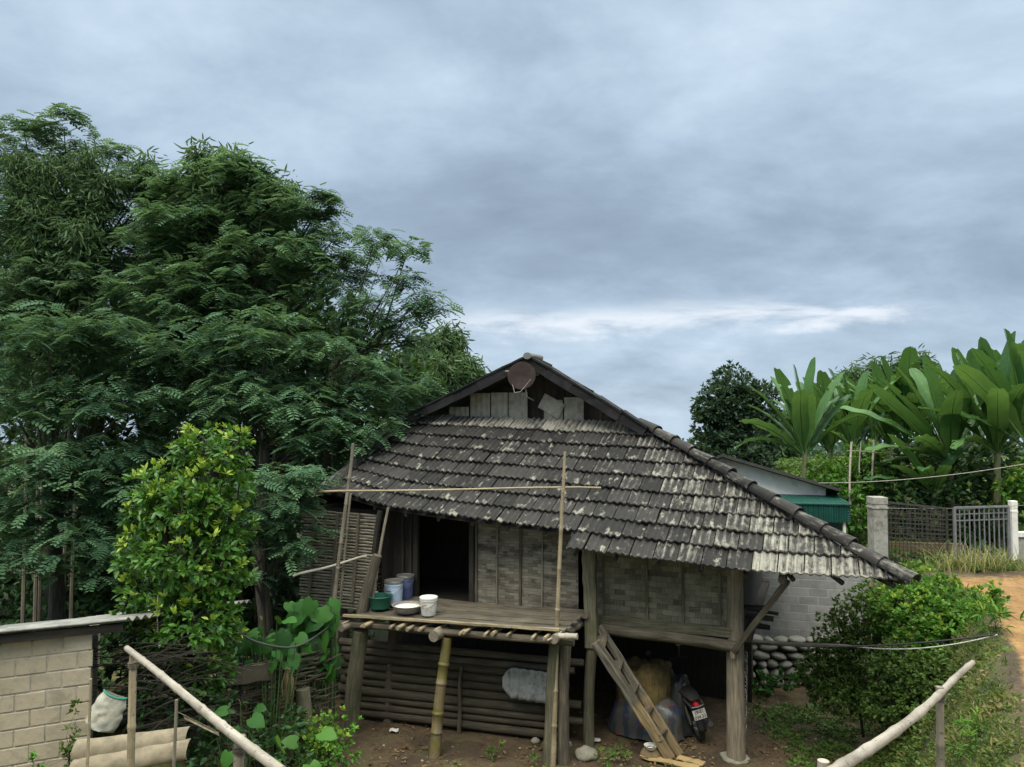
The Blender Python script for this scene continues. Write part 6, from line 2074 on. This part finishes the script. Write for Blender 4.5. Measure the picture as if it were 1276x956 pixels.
shrub('sprig of narrow leaves on the bank above the cables', at(1245, 800, 10.2), [(1240, 768, 10.3, 22, 12), (1220, 760, 10.6, 20, 14)], 40, .14, ML_BRIGHT, LEAFN, 'weed', .3, None, 'plant', .012, 1)
for px, py, lb, s_ in ((617, 948, 'lone green seedling on the yard beside the bamboo prop', 1), (770, 952, 'green seedling before the ladder foot', 1.0), (665, 958, 'low seedling at the foot of the split posts', .7), (752, 958, 'spreading weed at the bottom edge below the flat boulder', .9)):
    b = atz(px, py, 0.0)
    k = F / b.y
    shrub(lb, b, [(px, py - 14 * s_, b.y, 7 * s_, 10 * s_)], 90, .10 * s_, ML_BRIGHT, LEAFN, 'seedling', .1, 'seedlings on the bare yard', 'seedling', .008, 1)

# shrubs and creepers under the banana plants
shrub('yellow green shrub below the banana plants behind the green shed', at(1050, 660, 20.5), [(1060, 600, 20.5, 40, 26), (1030, 590, 20.8, 26, 20), (1085, 585, 20.8, 30, 24), (1050, 640, 20, 36, 26), (1075, 570, 21, 26, 18)], 16, .17, ML_BRIGHT, LEAFW, 'yellow_green_shrub', .12)
shrub('dark leafy thicket behind the two gates', at(1180, 680, 19.8), [(1130, 625, 19.8, 40, 30), (1180, 610, 20, 50, 34), (1230, 630, 19.8, 50, 34), (1265, 600, 19.5, 34, 30), (1110, 590, 20.6, 36, 24), (1150, 655, 19.6, 40, 24), (1220, 670, 19.4, 50, 24), (1160, 580, 20.6, 40, 24), (1215, 575, 20.6, 50, 26)], 11, .20, ML_DARK, LEAFW, 'gate_thicket', .04)
shrub('fresh green shrub at the right edge above the white pillar', at(1262, 690, 18.6), [(1262, 612, 18.6, 20, 16), (1275, 595, 18.6, 16, 14)], 26, .16, ML_BRIGHT, LEAFW, 'fresh_shrub', .2)
# trellis sticks
for px, a_, b_, Y, lb in ((1059, 632, 551, 20.0, 'pale trellis stick left, behind the green shed'), (1087, 640, 548, 20.2, 'tall pale trellis stick nearest the long drooping banana leaf'), (1071, 600, 550, 20.4, 'thin trellis stick between the two pale ones')):
    stick('trellis_stick', lb, 'stick', at(px, a_, Y), at(px + 2, b_, Y), .03 if px != 1071 else .018, .025 if px != 1071 else .015, M_STICK, 4, .02, 'trellis sticks below the banana plants')
stick('trellis_rail', 'thin trellis rail tied across the sticks', 'stick', at(1055, 562, 20.1), at(1118, 566, 20.0), .015, .013, M_BAM, 3, .02)

# ---- banana plants
def banana_leaf_mesh(L_, W_, bend, seed, tear):
    rs_ = np.random.default_rng(seed)
    n_, m_ = 34, 4
    V, Fc, rn, al = [], [], [], []
    pet = .12
    rnd0 = rs_.random()
    y = z = 0; a = 0
    pts = []
    for i in range(n_ + 1):
        s = i / n_
        pts.append((y, z, a))
        a = -bend * (s ** 1.6)
        y += L_ / n_ * math.cos(a); z += L_ / n_ * math.sin(a)
    for i, (y, z, a) in enumerate(pts):
        s = i / n_
        t_ = max(0, (s - pet) / (1 - pet))
        w_ = W_ / 2 * (min(1, t_ / .30) ** .7 * math.sqrt(max(0, 1 - max(0, (t_ - .62) / .38) ** 2.6)) if 0 < t_ < 1 else 0) + .010
        for j in range(-m_, m_ + 1):
            f = j / m_
            fold = abs(f) * w_ * .30 + .03 * math.sin(i * .9 + j) * abs(f) * tear
            V.append((f * w_ * .95, y - math.sin(a) * fold, z + math.cos(a) * fold - .10 * abs(f) ** 2 * w_ * 2 * tear))
            al.append(s + abs(f) * .035)
            rn.append(np.clip(rnd0 * .5 + .25 + (.28 if j == 0 else 0) + rs_.normal() * .05, 0, 1))
    k = 2 * m_ + 1
    torn = {}
    for i in range(n_):
        for j in range(2 * m_):
            side = 0 if j < m_ else 1
            if j in (0, 2 * m_ - 1, 1, 2 * m_ - 2):
                key = (i, side)
                if key not in torn: torn[key] = rs_.random() < .10 * tear and i > 4
                if torn[key]: continue
            q = i * k + j
            Fc.append((q, q + 1, q + k + 1, q + k))
    V = np.array(V)
    # midrib as a thicker strip below
    b0 = len(V); mr = []
    for i, (y, z, a) in enumerate(pts):
        w_ = .028 * (1 - i / n_) + .004
        mr += [(-w_, y, z - .012), (w_, y, z - .012), (0, y, z - .012 - w_ * 1.6)]
    V = np.concatenate([V, np.array(mr)]); rn += [.95] * len(mr); al += [0] * len(mr)
    for i in range(n_):
        q = b0 + i * 3
        Fc += [(q, q + 3, q + 5, q + 2), (q + 1, q + 2, q + 5, q + 4), (q, q + 1, q + 4, q + 3)]
    return V, np.array(Fc), np.array(rn), np.array(al)

LEAFMESH = []
for i, (L_, W_, bend, tear) in enumerate(((2.5, .62, .35, .4), (2.3, .58, .9, .8), (2.6, .60, .6, .6), (2.2, .55, 1.5, 1.0), (2.4, .50, .15, .2), (1.9, .56, .7, .5))):
    V, Fc, rn, al = banana_leaf_mesh(L_, W_, bend, 40 + i, tear * 1.15)
    o = np_mesh('leaf', V, Fc, ML_BANANA, None, {'rnd': rn, 'along': al}, True)
    LEAFMESH.append(o.data); bpy.data.objects.remove(o)
STEMM = bamboo('banana_stem', (.08, .10, .04), (.20, .21, .10))

def banana(label, px, py, Y, leaves, sc=1.0):
    """crown centre at the pixel and distance; leaves are (lean from upright, azimuth, variant, scale)"""
    c = at(px, py, Y); b = Vector((c.x, c.y, gz(c.x, c.y) - .1))
    t = thing('banana_plant', label, 'banana plant', b, group='banana plants on the right slope')
    H = max(.6, c.z - b.z)
    m2 = MB(); m2.pole((0, 0, 0), (0, 0, H), .13 * sc, .07 * sc, 12, 10, .03, .12)
    m2.build('pseudostem', STEMM, t)
    extra = [(l_ * .8 + RNG.uniform(-6, 6), a_ + RNG.uniform(20, 45) * RNG.choice([-1, 1]), int(RNG.integers(0, 6)), q_ * RNG.uniform(.8, 1.0)) for l_, a_, v_, q_ in leaves[::4]]
    for lean, azm_, var, s_ in list(leaves) + extra:
        o_ = bpy.data.objects.new('leaf', LEAFMESH[var]); COL.objects.link(o_); o_.parent = t
        o_.location = (0, 0, H - .12)
        # leaf runs along local +y, faces +z: azimuth then tilt up from horizontal
        M_ = Matrix.Rotation(R(azm_), 3, 'Z') @ Matrix.Rotation(R(90 - lean * .78), 3, 'X') @ Matrix.Rotation(R(RNG.uniform(-25, 25)), 3, 'Y')
        o_.rotation_euler = M_.to_euler()
        o_.scale = (s_ * sc * .90, s_ * sc * 1.14, s_ * sc)
    return t
# azimuth 0 = away, 90 = left, -90 = right, 180 = towards viewer
B = lambda *a: a
banana('banana plant with upright paddle leaves right behind the white house', 1003, 562, 21.0, [(4, 60, 4, .92), (8, -60, 4, 1.0), (18, 100, 0, .9), (35, 85, 2, .85), (25, -95, 0, .9), (62, 95, 1, .85), (75, 80, 3, .85), (40, 150, 2, .8), (50, -110, 1, .8), (30, 20, 0, .9), (55, 30, 2, .8), (20, 170, 5, .9)])
banana('banana plant with leaf fan leaning left, second from the white house', 1062, 556, 23.0, [(10, 80, 0, .9), (15, -70, 4, .9), (30, 100, 2, .9), (45, -90, 1, .85), (50, 90, 1, .9), (25, 180, 5, 1.0), (35, 0, 0, .9), (65, 120, 3, .9), (28, -130, 2, .9)])
banana('banana plant partly hidden behind the central long leaves', 1108, 552, 25.0, [(6, 90, 0, 1.0), (12, -90, 0, 1.0), (28, 80, 2, .95), (30, -80, 2, .95), (45, 100, 1, .9), (55, -100, 1, .9), (20, 180, 5, 1.1), (35, 150, 0, .9), (15, 10, 4, .9)])
banana('banana plant with long leaves fanned to the left over the trellis', 1185, 572, 19.8, [(56, 92, 4, 1.08), (66, 86, 2, 1.05), (40, 80, 0, 1.0), (14, 90, 4, 1.05), (25, 60, 0, 1.0), (5, -80, 4, 1.0), (30, -80, 2, .9), (84, 95, 1, .9), (98, 85, 5, .8), (50, -95, 1, .85), (45, 150, 2, .9), (70, 120, 1, .8), (20, 180, 5, .9)])
banana('tall banana plant rising highest near the right edge', 1243, 560, 19.2, [(6, 90, 4, 1.08), (16, 80, 0, 1.0), (10, -80, 4, 1.15), (24, -90, 0, 1.05), (35, 95, 2, 1.0), (40, -85, 2, .95), (55, 90, 1, .9), (58, -95, 1, .9), (30, 170, 5, 1.0), (50, 150, 2, .85), (75, 110, 3, .8), (20, 20, 0, 1.0)])
banana('banana plant cut by the right picture edge', 1285, 555, 18.6, [(10, 90, 4, 1.1), (28, 85, 0, 1.0), (45, 95, 2, 1.0), (65, 80, 1, .9), (5, -90, 4, 1.05), (35, 150, 5, .9), (20, 40, 0, 1.0)])
banana('banana plant with broad pale leaves in the second row right', 1215, 545, 22.5, [(8, 85, 0, 1.0), (18, -85, 0, 1.0), (35, 95, 2, 1.0), (38, -95, 2, 1.0), (55, 85, 1, .9), (25, 180, 5, 1.1), (12, 150, 4, 1.0), (50, 140, 0, .9)])
banana('banana plant in the second row between trellis and tall crowns', 1150, 548, 25.5, [(10, 85, 0, 1.0), (15, -85, 4, 1.0), (38, 95, 2, 1.0), (40, -95, 2, 1.0), (60, 85, 1, .9), (25, 180, 5, 1.1), (50, 150, 0, .9)])
banana('small banana plant low behind the wire over the gates', 1165, 610, 19.4, [(60, 95, 5, .8), (80, 80, 1, .8), (40, 90, 0, .8), (30, -80, 5, .8), (70, -95, 1, .7), (50, 170, 5, .7)], .85)

for px_, py_, Y_, lb_ in ((1035, 560, 24.5, 'slender banana plant between the first two left crowns'), (1090, 545, 27.0, 'rear banana plant showing only tips over the trellis'), (1130, 548, 23.5, 'banana plant with nodding leaves over the thicket'), (1262, 545, 22.8, 'rear banana plant between the tall crown and the picture edge'), (1172, 535, 28.0, 'rearmost banana plant of the row behind the long leaves')):
    banana(lb_, px_, py_, Y_, [(RNG.uniform(4, 62), RNG.choice([80, -80, 95, -95, 20, 170, 150, -150]) + RNG.uniform(-15, 15), int(RNG.choice([0, 0, 1, 2, 4, 5])), RNG.uniform(.85, 1.05)) for _ in range(11)])

# ---- ground cover
def cover(name, label, test, n_, x0, x1, y0, y1, mat, tpl, size, up=.6, cl=3.0, thr=-.22):
    x = RNG.uniform(x0, x1, n_); y = RNG.uniform(y0, y1, n_)
    keep = test(x, y) > RNG.random(n_)
    x, y = x[keep], y[keep]
    k = 5
    Pb = np.stack([x, y, ground_z(x, y) + .01], -1)
    cn = np.array([mnoise.noise((a * cl, b * cl, 1.3)) for a, b in zip(x, y)])
    Pb, cn, x, y = Pb[cn > thr], cn[cn > thr], x[cn > thr], y[cn > thr]
    P = np.repeat(Pb, k, 0) + RNG.normal(size=(len(Pb) * k, 3)) * np.array((.04, .04, .012))
    d = unit(RNG.normal(size=(len(P), 3)) * np.array((1, 1, .3)) + np.array((0, 0, up)))
    o_ = foliage(name, mat, tpl, P, d, unit(RNG.normal(size=(len(P), 3)) * .4 + np.array((0, -.3, 1))), size * RNG.uniform(.5, 1.2, len(P)) * np.repeat(.7 + .6 * np.clip(cn + .3, 0, 1), k), np.clip(np.repeat(cn * .5 + .45, k) + RNG.normal(size=len(P)) * .18, 0, 1))
    o_['kind'] = 'stuff'; o_['label'] = label
    return o_
bankf = lambda x, y: npss(x - lin(EDGE, y), -2.3, -1.6) * npss(-(x - lin(EDGE, y)), -.10, .30)
cover('ground_cover', 'mixed weeds and grass covering the right bank', bankf, 52000, 1.8, 9.8, 4.5, 17, ML_WEED, LEAFW, .046, .6, 3.0, -.5)
cover('grass', 'thin grass growing through the bank weeds', bankf, 9000, 1.8, 9.8, 4.5, 17, ML_WEED, LEAFN, .11, 1.6, 3.0, -.4)
yardf = lambda x, y: npss(x, 4.0, 4.6) * npss(-x, -6.2, -5.4) * npss(y, 9, 10) * npss(-y, -14.5, -13.5) * .8
cover('low_weeds', 'sparse low weeds and dry litter below the bank', yardf, 5200, 3.8, 6.5, 9, 14.5, ML_OLIVE, LEAFW, .07, .5)
frontf = lambda x, y: npss(-y, -11.75, -11.1) * npss(x, -2.4, -1.6) * npss(-x, -4.2, -3.4)
cover('yard_weeds', 'thin strip of weeds along the front of the yard', frontf, 2600, -2.6, 4.2, 9.6, 11.8, ML_WEED, LEAFW, .06, .6, 1.6)
gf = lambda x, y: np.exp(-((x - 9.9) ** 2 / 1.0 + (y - 15.6) ** 2 / .8))
leftf = lambda x, y: npss(-x, 3.0, 3.6) * npss(y, 9.6, 10.2)
cover('left_undergrowth', 'low leafy undergrowth on the left terrace', leftf, 16000, -16, -3, 8, 28, ML_DARK, LEAFW, .12, .7)
backf = lambda x, y: npss(y, 15.8, 16.4) * npss(x, 4.5, 5.2) * .9
cover('slope_weeds', 'leafy weeds on the slope behind the gates', backf, 22000, 4.5, 26, 15.8, 38, ML_OLIVE, LEAFW, .20, .8)
lit = lambda x, y: npss(x, -3.2, -2.6) * npss(-x, -5.2, -4.4) * npss(y, 10.2, 10.8) * npss(-y, -14.5, -12) * .8
ML_LITTER = leafmat('fallen_leaf', [(0.0, (.05, .03, .015)), (.6, (.14, .09, .045)), (1.0, (.30, .23, .13))], None, .8, .1)
cover('path_weeds', 'weedy grass beyond the dirt path on the right', lambda x, y: npss(x - lin(EDGE, y), 3.2, 4.2) * npss(-y, -16, -15), 9000, 5, 16, 3, 16, ML_WEED, LEAFN, .14, 1.2)
PEB = (np.array([(-.5, -.5, 0), (.5, -.45, 0), (.45, .5, 0), (-.5, .45, 0), (-.28, -.25, .35), (.25, -.3, .4), (.3, .28, .33), (-.25, .3, .38)]), np.array([(0, 1, 5, 4), (1, 2, 6, 5), (2, 3, 7, 6), (3, 0, 4, 7), (4, 5, 6, 7)]))
ML_PEB = leafmat('pebble', [(0.0, (.06, .045, .03)), (.6, (.16, .13, .09)), (1.0, (.34, .31, .25))], None, .85, -.08)
xq = RNG.uniform(-3, 5, 700); yq = RNG.uniform(10.4, 14.5, 700)
pq = foliage('pebbles', ML_PEB, PEB, np.stack([xq, yq, ground_z(xq, yq) - .004], -1), unit(RNG.normal(size=(700, 3)) * np.array((1, 1, .05))), np.tile(np.array((0, 0, 1.0)), (700, 1)), RNG.uniform(.015, .06, 700) * RNG.uniform(.4, 1, 700), RNG.random(700))
pq['kind'] = 'stuff'; pq['label'] = 'small pebbles and clods scattered over the bare yard'
cover('leaf_litter', 'fallen dry leaves and straw scattered over the yard', lit, 1500, -3, 5, 10, 14.5, ML_LITTER, LEAFW, .06, .02, 1.3)
# dry grass tussock by the gate
tg = thing('grass_tussock', 'straw coloured tall grass tussock in front of the barred gate', 'grass tussock', Vector((at(1222, 700, 16.2).x, 16.2, gz(at(1222, 700, 16.2).x, 16.2))))
n_ = 430
P = np.stack([RNG.normal(size=n_) * .48, RNG.normal(size=n_) * .25, np.zeros(n_)], -1)
P[:, 2] = ground_z(P[:, 0] + tg.location.x, P[:, 1] + tg.location.y) - tg.location.z
bl = MB()
gV, gF, gR = [], [], []
for i in range(n_):
    a = RNG.uniform(0, 6.28); L_ = RNG.uniform(.3, .85); w_ = .009; bd = RNG.uniform(.4, 1.3)
    dx, dy = math.cos(a), math.sin(a)
    k = len(gV)
    for s in np.linspace(0, 1, 6):
        o_ = bd * s * s * L_ * .6
        c = P[i] + np.array((dx * (o_ + .1 * s), dy * (o_ + .1 * s), L_ * (s - .42 * bd * s * s)))
        ww = w_ * (1 - .85 * s)
        gV += [c + np.array((-dy * ww, dx * ww, 0)), c - np.array((-dy * ww, dx * ww, 0))]
    for j in range(5): gF.append((k + 2 * j, k + 2 * j + 1, k + 2 * j + 3, k + 2 * j + 2))
    gR += [RNG.random()] * 12
tg2 = np_mesh('grass_tussock', np.array(gV), np.array(gF), ML_DRY, None, {'rnd': np.array(gR)})
tg2.location = tg.location; tag(tg2, tg['label'], tg['category']); bpy.data.objects.remove(tg); tg2.name = 'grass_tussock'
# mound of reddish earth left of the concrete pillar
c = at(1075, 690, 17.9)
rock('reddish earth mound left of the concrete gate pillar', 1075, 690, 1.3, .9, 9.0, plain('red_earth', (.14, .08, .055), .95, .3, 4), .9, 'earth_mound')
o = bpy.context.scene.objects['earth_mound']; o.location = (c.x, c.y, gz(c.x, c.y)); o['category'] = 'earth mound'
